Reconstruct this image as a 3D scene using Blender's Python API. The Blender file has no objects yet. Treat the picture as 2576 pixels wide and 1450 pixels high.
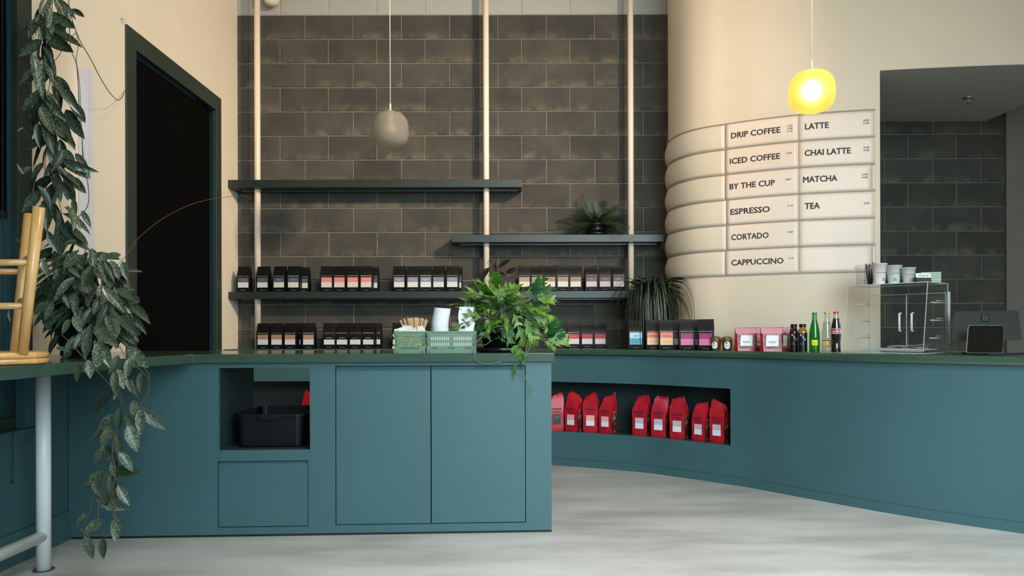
import bpy, math, random
from mathutils import Vector, Matrix
R = math.radians
C = bpy.context.scene.collection
scene = bpy.context.scene
rnd = random.Random(7)

# ------------------------------------------------------------------ camera, world, lights, exposure
F, PX, PY, EYE, ROLL = 1900.0, 1292.0, 835.0, 1.04, 0.0025
cd = bpy.data.cameras.new('camera'); cam = bpy.data.objects.new('camera', cd); C.objects.link(cam)
cd.sensor_width = 36.0; cd.lens = F / 2576 * 36.0
cd.shift_x = -(PX - 1288) / 2576; cd.shift_y = (PY - 725) / 2576
cd.clip_start = 0.05
cam.matrix_world = Matrix.Translation((0, 0, EYE)) @ Matrix.Rotation(R(90), 4, 'X') @ Matrix.Rotation(-ROLL, 4, 'Z')
scene.camera = cam
scene.view_settings.view_transform = 'Standard'; scene.view_settings.look = 'None'
scene.view_settings.gamma = 1.0; scene.view_settings.use_curve_mapping = False
scene.view_settings.exposure = 0.0

w = bpy.data.worlds.new('world'); scene.world = w; w.use_nodes = True
w.node_tree.nodes['Background'].inputs[0].default_value = (0.42, 0.66, 0.72, 1)
w.node_tree.nodes['Background'].inputs[1].default_value = 0.32

def area(name, loc, target, sx, sy, power, col, spread=180):
    l = bpy.data.lights.new(name, 'AREA'); l.shape = 'RECTANGLE'; l.size = sx; l.size_y = sy
    l.energy = power; l.color = col; l.spread = R(spread)
    o = bpy.data.objects.new(name, l); C.objects.link(o); o.location = loc
    o.rotation_euler = (Vector(target) - Vector(loc)).to_track_quat('-Z', 'Y').to_euler()
    return o
# daylight through the glass shopfront behind the camera, and two warm ceiling downlights
area('shopfront_daylight', (1.9, -1.0, 2.4), (1.1, 3.3, 0.4), 3.4, 2.8, 128, (0.72, 0.92, 1.0), 98)
area('ceiling_light_warm', (2.9, 1.7, 4.1), (-1.3, 6.3, 2.2), 0.4, 0.4, 45, (1.0, 0.78, 0.56), 56)
area('floor_fill_light', (1.3, 0.9, 4.2), (1.3, 1.3, 0.0), 1.6, 1.2, 104, (0.95, 0.98, 1.0), 90)  # added overhead fill, no real fitting; brightens the near floor
area('ceiling_light_left', (0.3, 2.6, 4.1), (-2.0, 5.2, 2.2), 0.5, 0.5, 42, (1.0, 0.86, 0.70))

# ------------------------------------------------------------------ projection helpers
def uv(px, py):
    a = ROLL; dx = px - PX; dy = PY - py
    return (dx * math.cos(a) + dy * math.sin(a)) / F, (-dx * math.sin(a) + dy * math.cos(a)) / F
def P(px, py, Y):
    u, v = uv(px, py); return Vector((u * Y, Y, EYE + v * Y))
def PXW(px, py, X):                     # point of the plane x = X
    u, v = uv(px, py); Y = X / u; return Vector((X, Y, EYE + v * Y))
def FL(px, py, z=0.0):                  # point at height z
    u, v = uv(px, py); Y = (z - EYE) / v; return Vector((u * Y, Y, z))

# ------------------------------------------------------------------ materials
def lin(c):
    c = c / 255.0
    return c / 12.92 if c <= 0.04045 else ((c + 0.055) / 1.055) ** 2.4
def rgb(*c): return (lin(c[0]), lin(c[1]), lin(c[2]), 1.0)
MATS = {}
def mat(name, col, rough=0.6, metal=0.0, noise=0.0, scale=8.0, bump=0.0, bscale=60.0, coat=0.0, trans=0.0, alpha=1.0, emit=None, es=0.0, spec=None, stretch=None, rand=0.0, ior=None):
    if name in MATS: return MATS[name]
    m = bpy.data.materials.new(name); m.use_nodes = True
    nt = m.node_tree; N = nt.nodes; L = nt.links; b = N['Principled BSDF']
    col = rgb(*col)
    b.inputs['Base Color'].default_value = col
    b.inputs['Roughness'].default_value = rough; b.inputs['Metallic'].default_value = metal
    if coat: b.inputs['Coat Weight'].default_value = coat; b.inputs['Coat Roughness'].default_value = 0.08
    if trans: b.inputs['Transmission Weight'].default_value = trans
    if ior: b.inputs['IOR'].default_value = ior
    if spec is not None: b.inputs['Specular IOR Level'].default_value = spec
    if alpha < 1: b.inputs['Alpha'].default_value = alpha
    if emit: b.inputs['Emission Color'].default_value = rgb(*emit); b.inputs['Emission Strength'].default_value = es
    tc = N.new('ShaderNodeTexCoord'); mp = N.new('ShaderNodeMapping')
    L.new(tc.outputs['Object'], mp.inputs[0])
    if stretch: mp.inputs['Scale'].default_value = stretch
    if noise or rand:
        last = None
        n = N.new('ShaderNodeTexNoise'); n.inputs['Scale'].default_value = scale; n.inputs['Detail'].default_value = 6
        L.new(mp.outputs[0], n.inputs['Vector'])
        mr = N.new('ShaderNodeMapRange'); mr.inputs[1].default_value = 0.3; mr.inputs[2].default_value = 0.7
        mr.inputs[3].default_value = 1 - noise; mr.inputs[4].default_value = 1 + noise
        L.new(n.outputs[0], mr.inputs[0]); fac = mr.outputs[0]
        if rand:
            oi = N.new('ShaderNodeObjectInfo'); m2 = N.new('ShaderNodeMapRange')
            m2.inputs[3].default_value = 1 - rand; m2.inputs[4].default_value = 1 + rand
            L.new(oi.outputs['Random'], m2.inputs[0])
            mm = N.new('ShaderNodeMath'); mm.operation = 'MULTIPLY'
            L.new(fac, mm.inputs[0]); L.new(m2.outputs[0], mm.inputs[1]); fac = mm.outputs[0]
        vm = N.new('ShaderNodeVectorMath'); vm.operation = 'SCALE'; vm.inputs[0].default_value = col[:3]
        L.new(fac, vm.inputs['Scale']); L.new(vm.outputs[0], b.inputs['Base Color'])
    if bump:
        n2 = N.new('ShaderNodeTexNoise'); n2.inputs['Scale'].default_value = bscale; n2.inputs['Detail'].default_value = 4
        L.new(mp.outputs[0], n2.inputs['Vector'])
        bp = N.new('ShaderNodeBump'); bp.inputs['Strength'].default_value = bump; bp.inputs['Distance'].default_value = 0.01
        L.new(n2.outputs[0], bp.inputs['Height']); L.new(bp.outputs[0], b.inputs['Normal'])
    MATS[name] = m; return m

def ramp_mat(name, stops, scale, rough=0.5, detail=5, stretch=None, bump=0.0, coat=0.0, spec=None, voro=False):
    m = bpy.data.materials.new(name); m.use_nodes = True
    nt = m.node_tree; N = nt.nodes; L = nt.links; b = N['Principled BSDF']
    b.inputs['Roughness'].default_value = rough
    if coat: b.inputs['Coat Weight'].default_value = coat; b.inputs['Coat Roughness'].default_value = 0.1
    if spec is not None: b.inputs['Specular IOR Level'].default_value = spec
    tc = N.new('ShaderNodeTexCoord'); mp = N.new('ShaderNodeMapping'); L.new(tc.outputs['Object'], mp.inputs[0])
    if stretch: mp.inputs['Scale'].default_value = stretch
    n = N.new('ShaderNodeTexNoise'); n.inputs['Scale'].default_value = scale; n.inputs['Detail'].default_value = detail
    n.inputs['Roughness'].default_value = 0.6
    L.new(mp.outputs[0], n.inputs['Vector'])
    r = N.new('ShaderNodeValToRGB'); cr = r.color_ramp
    while len(cr.elements) < len(stops): cr.elements.new(0.5)
    for e, (p, c) in zip(cr.elements, stops): e.position = p; e.color = rgb(*c)
    L.new(n.outputs[0], r.inputs[0]); L.new(r.outputs[0], b.inputs['Base Color'])
    if bump:
        bp = N.new('ShaderNodeBump'); bp.inputs['Strength'].default_value = bump; bp.inputs['Distance'].default_value = 0.01
        L.new(n.outputs[0], bp.inputs['Height']); L.new(bp.outputs[0], b.inputs['Normal'])
    MATS[name] = m; return m

M_WHITE = mat('white_wall_paint', (222, 214, 198), 0.65, noise=0.02, scale=3, bump=0.03, bscale=220)
M_CREAM = mat('cream_wall_paint', (226, 214, 194), 0.6, noise=0.02, scale=3, bump=0.03, bscale=220)
M_RWALL = mat('lamplit_cream_wall', (224, 203, 178), 0.6, noise=0.02, scale=3, bump=0.03, bscale=220)  # same paint as the left wall, with warm light mixed into the colour
M_GREYW = mat('grey_wall_paint', (118, 112, 104), 0.8, noise=0.04)
M_CEIL = mat('ceiling_paint', (205, 203, 196), 0.8)
M_SOFF = mat('soffit_paint', (170, 168, 164), 0.8)
M_MORT = mat('mortar', (112, 103, 90), 0.9, noise=0.2, scale=20, bump=0.3)
M_MORTW = mat('painted_mortar', (154, 154, 147), 0.7, noise=0.03)
M_BLOCKW = mat('painted_block', (158, 158, 151), 0.65, noise=0.03, bump=0.12, bscale=120, rand=0.01)
M_TEAL = mat('teal_cabinet_paint', (57, 91, 96), 0.45, noise=0.035, scale=2.2, bump=0.015, bscale=300)
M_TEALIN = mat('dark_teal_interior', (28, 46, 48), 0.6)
M_GREEN = mat('green_black_trim', (44, 54, 47), 0.42, noise=0.05, scale=4)
M_TOP = mat('dark_green_worktop', (54, 76, 64), 0.16, noise=0.06, scale=6, coat=0.25)
M_SHELF = mat('dark_green_shelf', (31, 40, 36), 0.4, noise=0.04, scale=5)
M_BLIND = mat('black_blind_fabric', (8, 8, 8), 0.9, noise=0.1, scale=30, spec=0.05)
M_POLE = mat('white_pole_paint', (222, 208, 190), 0.4)
M_PIPE = mat('white_steel_pipe', (226, 230, 230), 0.35)
M_BLACK = mat('black_plastic', (14, 15, 17), 0.3)
M_BLACKM = mat('black_matte', (16, 16, 17), 0.6)
M_CHROME = mat('chrome', (200, 200, 200), 0.2, metal=1.0)
M_INK = mat('dark_ink', (58, 54, 50), 0.7)
M_PAPER = mat('white_paper', (232, 226, 220), 0.6)
M_STEEL = mat('white_print', (225, 225, 225), 0.6)

def block_material():
    m = bpy.data.materials.new('concrete_block'); m.use_nodes = True
    nt = m.node_tree; N = nt.nodes; L = nt.links; b = N['Principled BSDF']; b.inputs['Roughness'].default_value = 0.9
    tc = N.new('ShaderNodeTexCoord'); geo = N.new('ShaderNodeNewGeometry'); oi = N.new('ShaderNodeObjectInfo')
    big = N.new('ShaderNodeTexNoise'); big.inputs['Scale'].default_value = 3.5; big.inputs['Detail'].default_value = 5
    fine = N.new('ShaderNodeTexNoise'); fine.inputs['Scale'].default_value = 160; fine.inputs['Detail'].default_value = 3
    L.new(geo.outputs['Position'], big.inputs[0]); L.new(geo.outputs['Position'], fine.inputs[0])
    r = N.new('ShaderNodeValToRGB'); r.color_ramp.elements[0].position = 0.32; r.color_ramp.elements[0].color = rgb(56, 56, 52)
    r.color_ramp.elements[1].position = 0.72; r.color_ramp.elements[1].color = rgb(77, 73, 65)
    L.new(big.outputs[0], r.inputs[0])
    # efflorescence towards the lower edge of each block, broken by noise
    sep = N.new('ShaderNodeSeparateXYZ'); L.new(tc.outputs['Object'], sep.inputs[0])
    edge = N.new('ShaderNodeMapRange'); edge.inputs[1].default_value = -0.02; edge.inputs[2].default_value = -0.1
    L.new(sep.outputs[2], edge.inputs[0])
    mu = N.new('ShaderNodeMath'); mu.operation = 'MULTIPLY'
    spot = N.new('ShaderNodeTexNoise'); spot.inputs['Scale'].default_value = 9; spot.inputs['Detail'].default_value = 7
    L.new(geo.outputs['Position'], spot.inputs[0])
    sr = N.new('ShaderNodeMapRange'); sr.inputs[1].default_value = 0.45; sr.inputs[2].default_value = 0.75
    L.new(spot.outputs[0], sr.inputs[0]); L.new(edge.outputs[0], mu.inputs[0]); L.new(sr.outputs[0], mu.inputs[1])
    mx = N.new('ShaderNodeMix'); mx.data_type = 'RGBA'
    L.new(mu.outputs[0], mx.inputs[0]); L.new(r.outputs[0], mx.inputs[6]); mx.inputs[7].default_value = rgb(112, 103, 88)
    fr = N.new('ShaderNodeMapRange'); fr.inputs[1].default_value = 0.3; fr.inputs[2].default_value = 0.7
    fr.inputs[3].default_value = 0.72; fr.inputs[4].default_value = 1.22; L.new(fine.outputs[0], fr.inputs[0])
    rr = N.new('ShaderNodeMapRange'); rr.inputs[3].default_value = 0.86; rr.inputs[4].default_value = 1.16
    L.new(oi.outputs['Random'], rr.inputs[0])
    m2 = N.new('ShaderNodeMath'); m2.operation = 'MULTIPLY'; L.new(fr.outputs[0], m2.inputs[0]); L.new(rr.outputs[0], m2.inputs[1])
    vs = N.new('ShaderNodeVectorMath'); vs.operation = 'SCALE'; L.new(mx.outputs[2], vs.inputs[0]); L.new(m2.outputs[0], vs.inputs['Scale'])
    L.new(vs.outputs[0], b.inputs['Base Color'])
    bp = N.new('ShaderNodeBump'); bp.inputs['Strength'].default_value = 0.5; bp.inputs['Distance'].default_value = 0.004
    L.new(fine.outputs[0], bp.inputs['Height']); L.new(bp.outputs[0], b.inputs['Normal'])
    return m
M_BLOCK = block_material()

# ------------------------------------------------------------------ mesh builder
TM = {}
def tmx(o): return TM.get(o.name, Matrix.Identity(4)) if o else Matrix.Identity(4)

class MB:
    def __init__(s): s.v = []; s.f = []; s.m = []
    def add(s, v, f, mi=0):
        n = len(s.v); s.v += [Vector(p) for p in v]; s.f += [tuple(n + i for i in q) for q in f]; s.m += [mi] * len(f); return s
    def box(s, x0, x1, y0, y1, z0, z1, mi=0):
        v = [(x0, y0, z0), (x1, y0, z0), (x1, y1, z0), (x0, y1, z0), (x0, y0, z1), (x1, y0, z1), (x1, y1, z1), (x0, y1, z1)]
        return s.add(v, [(0, 3, 2, 1), (4, 5, 6, 7), (0, 1, 5, 4), (1, 2, 6, 5), (2, 3, 7, 6), (3, 0, 4, 7)], mi)
    def prism(s, poly, z0, z1, mi=0):           # poly counter-clockwise in xy
        n = len(poly)
        v = [(p[0], p[1], z0) for p in poly] + [(p[0], p[1], z1) for p in poly]
        f = [tuple(reversed(range(n))), tuple(range(n, 2 * n))] + [(i, (i + 1) % n, n + (i + 1) % n, n + i) for i in range(n)]
        return s.add(v, f, mi)
    def prism_y(s, poly, y0, y1, mi=0):         # poly in xz
        n = len(poly)
        v = [(p[0], y0, p[1]) for p in poly] + [(p[0], y1, p[1]) for p in poly]
        f = [tuple(range(n)), tuple(reversed(range(n, 2 * n)))] + [(i, n + i, n + (i + 1) % n, (i + 1) % n) for i in range(n)]
        return s.add(v, f, mi)
    def tube(s, pts, r, n=8, mi=0, caps=True):
        pts = [Vector(p) for p in pts]; k = len(pts)
        rs = r if isinstance(r, (list, tuple)) else [r] * k
        v = []; prev = None
        for i, p in enumerate(pts):
            t = (pts[min(i + 1, k - 1)] - pts[max(i - 1, 0)]).normalized()
            if prev is None:
                a = Vector((0, 0, 1)) if abs(t.z) < 0.9 else Vector((1, 0, 0)); nx = t.cross(a).normalized()
            else: nx = (prev - t * prev.dot(t)).normalized()
            prev = nx; ny = t.cross(nx)
            for j in range(n):
                a = 2 * math.pi * j / n; v.append(p + (nx * math.cos(a) + ny * math.sin(a)) * rs[i])
        f = [(i * n + j, i * n + (j + 1) % n, (i + 1) * n + (j + 1) % n, (i + 1) * n + j) for i in range(k - 1) for j in range(n)]
        if caps: f += [tuple(reversed(range(n))), tuple(range((k - 1) * n, k * n))]
        return s.add(v, f, mi)
    def lathe(s, prof, n=24, c=(0, 0, 0), mi=0, close=False):   # prof: (r, z) bottom to top
        v = []; k = len(prof)
        for r, z in prof:
            for j in range(n):
                a = 2 * math.pi * j / n; v.append((c[0] + r * math.cos(a), c[1] + r * math.sin(a), c[2] + z))
        f = [(i * n + j, i * n + (j + 1) % n, (i + 1) * n + (j + 1) % n, (i + 1) * n + j) for i in range(k - 1) for j in range(n)]
        if close: f += [tuple(reversed(range(n))), tuple(range((k - 1) * n, k * n))]
        return s.add(v, f, mi)
    def xf(s, M):
        s.v = [M @ p for p in s.v]; return s
    def build(s, name, mats, parent=None, world=True, smooth=False, bevel=0.0, kind=None, seg=2):
        me = bpy.data.meshes.new(name)
        if parent is not None and world:
            inv = tmx(parent).inverted(); vv = [tuple(inv @ p) for p in s.v]
        else: vv = [tuple(p) for p in s.v]
        me.from_pydata(vv, [], s.f)
        if not isinstance(mats, (list, tuple)): mats = [mats]
        for m in mats: me.materials.append(m)
        me.polygons.foreach_set('material_index', s.m)
        if smooth: me.polygons.foreach_set('use_smooth', [True] * len(s.f))
        me.update()
        o = bpy.data.objects.new(name, me); C.objects.link(o)
        if parent is not None: o.parent = parent; TM[o.name] = tmx(parent)
        if bevel:
            b = o.modifiers.new('bevel', 'BEVEL'); b.width = bevel; b.segments = seg; b.limit_method = 'ANGLE'; b.angle_limit = R(40)
        if smooth == 'auto' or (smooth and bevel):
            pass
        if kind: o['kind'] = kind
        return o

def tag(o, label, cat, group=None, kind=None):
    if label: o['label'] = label
    if cat: o['category'] = cat
    if group: o['group'] = group
    if kind: o['kind'] = kind
    return o
def thing(name, label, cat, loc=(0, 0, 0), rz=0.0, group=None, rx=0.0, ry=0.0):
    o = bpy.data.objects.new(name, None); C.objects.link(o); o.empty_display_size = 0.05
    o.location = loc; o.rotation_euler = (rx, ry, rz)
    TM[o.name] = Matrix.LocRotScale(Vector(loc), o.rotation_euler.copy(), Vector((1, 1, 1)))
    return tag(o, label, cat, group)
def struct(name, mb, m, parent=None, **k):
    o = mb.build(name, m, parent, **k); 
    if parent is None: o['kind'] = 'structure'
    return o
def put(name, me, parent, M):           # copy sharing mesh, matrix in the parent's space
    o = bpy.data.objects.new(name, me); C.objects.link(o); o.parent = parent; o.matrix_local = M; return o
def dup(root, loc, rz, label=None, group=None, scale=None):
    r = root.copy(); C.objects.link(r); r.location = loc; r.rotation_euler = (0, 0, rz)
    if scale: r.scale = scale
    if label: r['label'] = label
    if group: r['group'] = group
    for ch in list(root.children):
        c = ch.copy(); C.objects.link(c); c.parent = r
        for g in ch.children:
            d = g.copy(); C.objects.link(d); d.parent = c
    return r

TXT = {}
def text_mb(s, width=None, height=None, bold=0.0, spacing=1.0):
    """flat lettering in the xz plane facing -y, centred on the origin; returns (verts, faces)"""
    key = (s, bold, spacing)
    if key not in TXT:
        cu = bpy.data.curves.new('t', 'FONT'); cu.body = s; cu.size = 1.0; cu.resolution_u = 2
        cu.space_character = spacing; cu.fill_mode = 'FRONT'
        o = bpy.data.objects.new('t', cu); C.objects.link(o)
        me = bpy.data.meshes.new_from_object(o)
        v = [p.co.copy() for p in me.vertices]; f = [tuple(p.vertices) for p in me.polygons]
        bpy.data.objects.remove(o); bpy.data.curves.remove(cu); bpy.data.meshes.remove(me)
        if bold:                    # thicken the strokes with shifted copies
            n0 = len(v); bv = list(v); bf = list(f)
            for dx, dy in ((-1, 0), (1, 0), (0, -1), (0, 1), (0.7, 0.7), (-0.7, -0.7), (0.7, -0.7), (-0.7, 0.7)) if bold > 0.025 else ((-1, 0), (1, 0)):
                k0 = len(bv); bv += [Vector((p.x + dx * bold, p.y + dy * bold * 0.7, 0)) for p in v]; bf += [tuple(q + k0 for q in g) for g in f]
            v, f = bv, bf
        TXT[key] = (v, f)
    v, f = TXT[key]
    x0 = min(p.x for p in v); x1 = max(p.x for p in v); y0 = min(p.y for p in v); y1 = max(p.y for p in v)
    if width is None: k = height / (y1 - y0); ky = k
    else:
        k = width / (x1 - x0); ky = k if height is None else height / (y1 - y0)
    vv = [Vector(((p.x - (x0 + x1) / 2) * k, 0, (p.y - (y0 + y1) / 2) * ky)) for p in v]
    return vv, f
def text(mb, s, c, width=None, height=None, mi=0, bold=0.0, spacing=1.0, M=None):
    v, f = text_mb(s, width, height, bold, spacing)
    v = [p + Vector(c) for p in v] if M is None else [M @ p for p in v]
    mb.add(v, f, mi); return mb

# ------------------------------------------------------------------ paths
def esplit(o, a=30):
    e = o.modifiers.new('split', 'EDGE_SPLIT'); e.split_angle = R(a); return o
class Path:
    def __init__(s, pts, n=10):
        P4 = [Vector(p).to_2d() if len(p) > 2 else Vector(p) for p in pts]
        out = []
        for i in range(len(P4) - 1):
            a = P4[max(i - 1, 0)]; b = P4[i]; c = P4[i + 1]; d = P4[min(i + 2, len(P4) - 1)]
            for j in range(n):
                t = j / n
                out.append(0.5 * ((2 * b) + (c - a) * t + (2 * a - 5 * b + 4 * c - d) * t * t + (3 * b - a - 3 * c + d) * t ** 3))
        out.append(P4[-1]); s.p = out; s.s = [0.0]
        for i in range(1, len(out)): s.s.append(s.s[-1] + (out[i] - out[i - 1]).length)
        s.L = s.s[-1]
    def at(s, q, off=0.0):              # off > 0: away from the room
        q = max(0.0, min(s.L, q)); i = 0
        lo, hi = 0, len(s.s) - 2
        while lo < hi:
            m = (lo + hi + 1) // 2
            if s.s[m] <= q: lo = m
            else: hi = m - 1
        i = lo
        t = (q - s.s[i]) / max(1e-9, s.s[i + 1] - s.s[i])
        p = s.p[i].lerp(s.p[i + 1], t)
        # smooth tangent
        a = s.p[max(i - 1, 0)]; b = s.p[i]; c = s.p[i + 1]; d = s.p[min(i + 2, len(s.p) - 1)]
        tg = ((c - a).normalized() * (1 - t) + (d - b).normalized() * t).normalized()
        nin = Vector((-tg.y, tg.x))
        return p + nin * off, tg
    def find(s, px, off=0.0, lo=0.0, hi=None):
        u = (px - PX) / F; hi = s.L if hi is None else hi
        for _ in range(50):
            m = (lo + hi) / 2; p, _t = s.at(m, off)
            if p.x / p.y < u: lo = m
            else: hi = m
        return (lo + hi) / 2
    def sweep(s, mb, s0, s1, prof, step=0.06, mi=0, caps=True):  # prof: (off, z), clockwise seen along the path
        n = max(1, int((s1 - s0) / step)); k = len(prof); v = []
        for i in range(n + 1):
            for off, z in prof:
                p, _ = s.at(s0 + (s1 - s0) * i / n, off); v.append((p.x, p.y, z))
        f = [(i * k + j, (i + 1) * k + j, (i + 1) * k + (j + 1) % k, i * k + (j + 1) % k) for i in range(n) for j in range(k)]
        if caps: f += [tuple(range(k)), tuple(reversed(range(n * k, (n + 1) * k)))]
        mb.add(v, f, mi); return mb

CT = 0.906; WY = 6.30; LX = -2.30; CEIL = 4.25
wall_path = Path([(1.32, 6.32), (1.26, 6.12), (1.222, 5.93), (1.245, 5.74), (1.312, 5.592), (1.41, 5.49), (1.53, 5.415), (1.72, 5.30),
                  (1.96, 5.187), (2.20, 5.115), (2.46, 5.065), (2.90, 5.0), (3.35, 4.955), (3.96, 4.93)], 10)
counter_pts = [(LX, 6.0), (-1.4, 6.01), (-0.6, 5.99), (-0.1, 5.95)]
for q in [(1388, 1171), (1596, 1187), (1709, 1201.5), (1875, 1226), (2021, 1253), (2224, 1290), (2399, 1318), (2576, 1344)]:
    p = FL(*q); counter_pts.append((p.x, p.y))
a, b = Vector(counter_pts[-2]), Vector(counter_pts[-1]); counter_pts.append(tuple(b + (b - a) * 2.2))
cpath = Path(counter_pts, 10)

# ------------------------------------------------------------------ structure
def floor_material():
    m = ramp_mat('polished_concrete', [(0.25, (138, 134, 127)), (0.42, (164, 161, 154)), (0.55, (182, 179, 173)), (0.78, (198, 196, 190))], 1.5, rough=0.38, detail=9, stretch=(0.6, 1.9, 1), spec=0.45)
    return m
struct('floor', MB().box(-4.5, 6.5, -3.0, 6.6, -0.1, 0.0), floor_material())
struct('ceiling', MB().box(-2.6, 6.0, -2.0, 6.6, CEIL, CEIL + 0.1), M_CEIL)

# back wall: mortar bed with every block a piece of its own
ZT = 3.686; BH = 0.2015; BW = 0.4029
mb = MB(); mb.box(-2.5, 5.2, WY + 0.004, WY + 0.2, 0, ZT, 0); mb.box(-2.5, 5.2, WY + 0.003, WY + 0.2, ZT, CEIL, 1)
wall_back = struct('wall_back', mb, [M_MORT, M_MORTW])
def block_mesh(wd, hh, m):
    g = 0.0042; a = wd / 2 - g; c = hh / 2 - g; ch = 0.004
    v = [(-a, 0.03, -c), (a, 0.03, -c), (a, 0.03, c), (-a, 0.03, c), (-a, ch, -c), (a, ch, -c), (a, ch, c), (-a, ch, c),
         (-a + ch, 0, -c + ch), (a - ch, 0, -c + ch), (a - ch, 0, c - ch), (-a + ch, 0, c - ch)]
    f = [(8, 9, 10, 11), (4, 5, 9, 8), (5, 6, 10, 9), (6, 7, 11, 10), (7, 4, 8, 11), (0, 1, 5, 4), (1, 2, 6, 5), (2, 3, 7, 6), (3, 0, 4, 7)]
    me = bpy.data.meshes.new('concrete_block'); me.from_pydata(v, [], f); me.materials.append(m); me.update(); return me
BM = {}
def blocks(x0, x1, row0, row1, m, zmin=0.80, zmax=9):
    for r in range(row0, row1):
        z1 = ZT - r * BH; z0 = z1 - BH
        if r == -1 - 0 and False: pass
        if z0 < zmin - 0.05 or z0 > zmax: continue
        base = ((769 if r % 2 == 0 else 706.5) - PX) / 301.6
        k = math.floor((x0 - base) / BW)
        while base + k * BW < x1:
            a = max(x0, base + k * BW); b = min(x1, base + (k + 1) * BW); k += 1
            if b - a < 0.03: continue
            key = (round(b - a, 3), m.name)
            if key not in BM: BM[key] = block_mesh(b - a, BH, m)
            put('concrete_block', BM[key], wall_back, Matrix.Translation(((a + b) / 2, WY - 0.001 + rnd.uniform(-0.0015, 0.0015), (z0 + z1) / 2)))
blocks(LX, 1.36, 0, 15, M_BLOCK)
blocks(2.42, 4.14, 4, 15, M_BLOCK, zmax=2.9)
blocks(LX, 1.36, -2, 0, M_BLOCKW)

# left wall with two window openings
A0 = PXW(314, 62, LX); A1 = PXW(553, 248, LX)
WT = (A0.z + A1.z) / 2; WYa, WYb = A0.y, A1.y             # near window casing outline
FYb = PXW(75, 400, LX).y; FYi = PXW(38, 400, LX).y        # far-left window casing
mb = MB(); T0, T1 = LX - 0.18, LX
mb.box(T0, T1, WYb, 6.5, 0, CEIL); mb.box(T0, T1, WYa, WYb, WT, CEIL); mb.box(T0, T1, WYa, WYb, 0, 0.62)
mb.box(T0, T1, FYb, WYa, 0, CEIL); mb.box(T0, T1, -2.0, FYb, 3.55, CEIL); mb.box(T0, T1, -2.0, FYb, 0, 0.55); mb.box(T0, T1, -2.0, 1.6, 0.55, 3.55)
struct('wall_left', mb, M_CREAM)
def window(name, y0, y1, z0, z1, cw, hw, T0=LX - 0.18):
    root = bpy.data.objects.new(name, None); C.objects.link(root); root['kind'] = 'structure'; TM[root.name] = Matrix.Identity(4)
    o = 0.012
    f = MB()
    f.box(LX - 0.02, LX + o, y0, y0 + cw, z0, z1); f.box(LX - 0.02, LX + o, y1 - hw, y1, z0, z1)
    f.box(LX - 0.02, LX + o, y0 + cw, y1 - hw, z1 - cw, z1); f.box(LX - 0.02, LX + o, y0 + cw, y1 - hw, z0, z0 + cw)
    f.build('casing', M_GREEN, root, bevel=0.002); f = MB(); TT = LX - 0.18
    f.box(TT, LX - 0.02, y0 + 0.0, y0 + 0.03, z0, z1); f.box(TT, LX - 0.02, y1 - 0.03, y1, z0, z1)
    f.box(TT, LX - 0.02, y0, y1, z1 - 0.03, z1); f.box(TT, LX - 0.02, y0, y1, z0, z0 + 0.03)
    f.build('jamb', M_TEAL, root)
    g = MB(); g.box(T0 + 0.03, T0 + 0.036, y0 + 0.03, y1 - 0.03, z0 + 0.03, z1 - 0.03)
    g.build('pane', mat('window_glass', (150, 190, 196), 0.05, trans=0.9, ior=1.1), root)
    s = MB(); a = y0 + cw - 0.01; b = y1 - hw + 0.01
    s.box(T0 + 0.02, T0 + 0.07, y0 + 0.03, y0 + 0.075, z0, z1); s.box(T0 + 0.02, T0 + 0.07, y1 - 0.075, y1 - 0.03, z0, z1)
    s.build('sash', M_TEAL, root)
    return root
window('window_1', WYa, WYb, 0.62, WT, 0.115, 0.10)
window('window_2', 1.6, FYb, 0.55, 3.55, FYb - FYi, FYb - FYi, LX - 0.085)
def blind(y0, y1, z0, z1, x, label, chainy=None):
    t = thing('roller_blind', label, 'blind', (x, (y0 + y1) / 2, z1))
    mb = MB(); n = 14
    for i in range(n + 1):
        y = y0 + (y1 - y0) * i / n
        for z in (z0, z1): mb.v.append(Vector((x + 0.0015 * math.sin(i * 1.7), y, z)))
    for i in range(n): mb.f.append((2 * i, 2 * i + 2, 2 * i + 3, 2 * i + 1)); mb.m.append(0)
    o = mb.build('fabric', M_BLIND, t); sm = o.modifiers.new('thick', 'SOLIDIFY'); sm.thickness = 0.002
    MB().tube([(x - 0.022, y0 + 0.01, z1 - 0.01), (x - 0.022, y1 - 0.01, z1 - 0.01)], 0.022, 12).build('roller', M_BLIND, t, smooth=True)
    MB().box(x - 0.006, x + 0.006, y0 + 0.002, y1 - 0.002, z0 - 0.028, z0).build('hem_bar', M_BLACKM, t, bevel=0.002)
    return t
blind(WYa + 0.127, WYb - 0.112, 0.70, WT - 0.13, LX - 0.035, 'closed black roller blind filling the tall green-framed window in the left wall')
zb = PXW(36, 549, LX).z
t = blind(1.75, FYi - 0.012, zb + 0.028, 3.4, LX - 0.03, 'half-raised black roller blind at the far left edge above the upturned stool')
ch = MB(); cy = PXW(11, 700, LX).y
ch.tube([(LX - 0.006, cy, 3.3), (LX - 0.006, cy, 0.95)], 0.0012, 5)
z = zb
while z > 0.98: ch.lathe([(0.0003, -0.003), (0.003, 0), (0.0003, 0.003)], 5, (LX - 0.006, cy, z)); z -= 0.009
ch.build('bead_chain', M_BLACKM, t)
p0 = PXW(22, 900, -2.2); pts = [PXW(2, 962, -2.21), PXW(18, 1010, -2.2), PXW(32, 1078, -2.2), PXW(31, 1212, -2.2)]
o = MB().tube(pts, 0.0022, 6).build('blind_cord', M_BLACKM); tag(o, 'thin black cord hanging down the teal panel behind the white bar leg', 'cord')
mb = MB(); mb.lathe([(0.002, 0), (0.006, 0.004), (0.005, 0.014), (0.002, 0.018)], 8, tuple(PXW(31, 1218, -2.2))); mb.build('weight', M_BLACKM, o)

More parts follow.
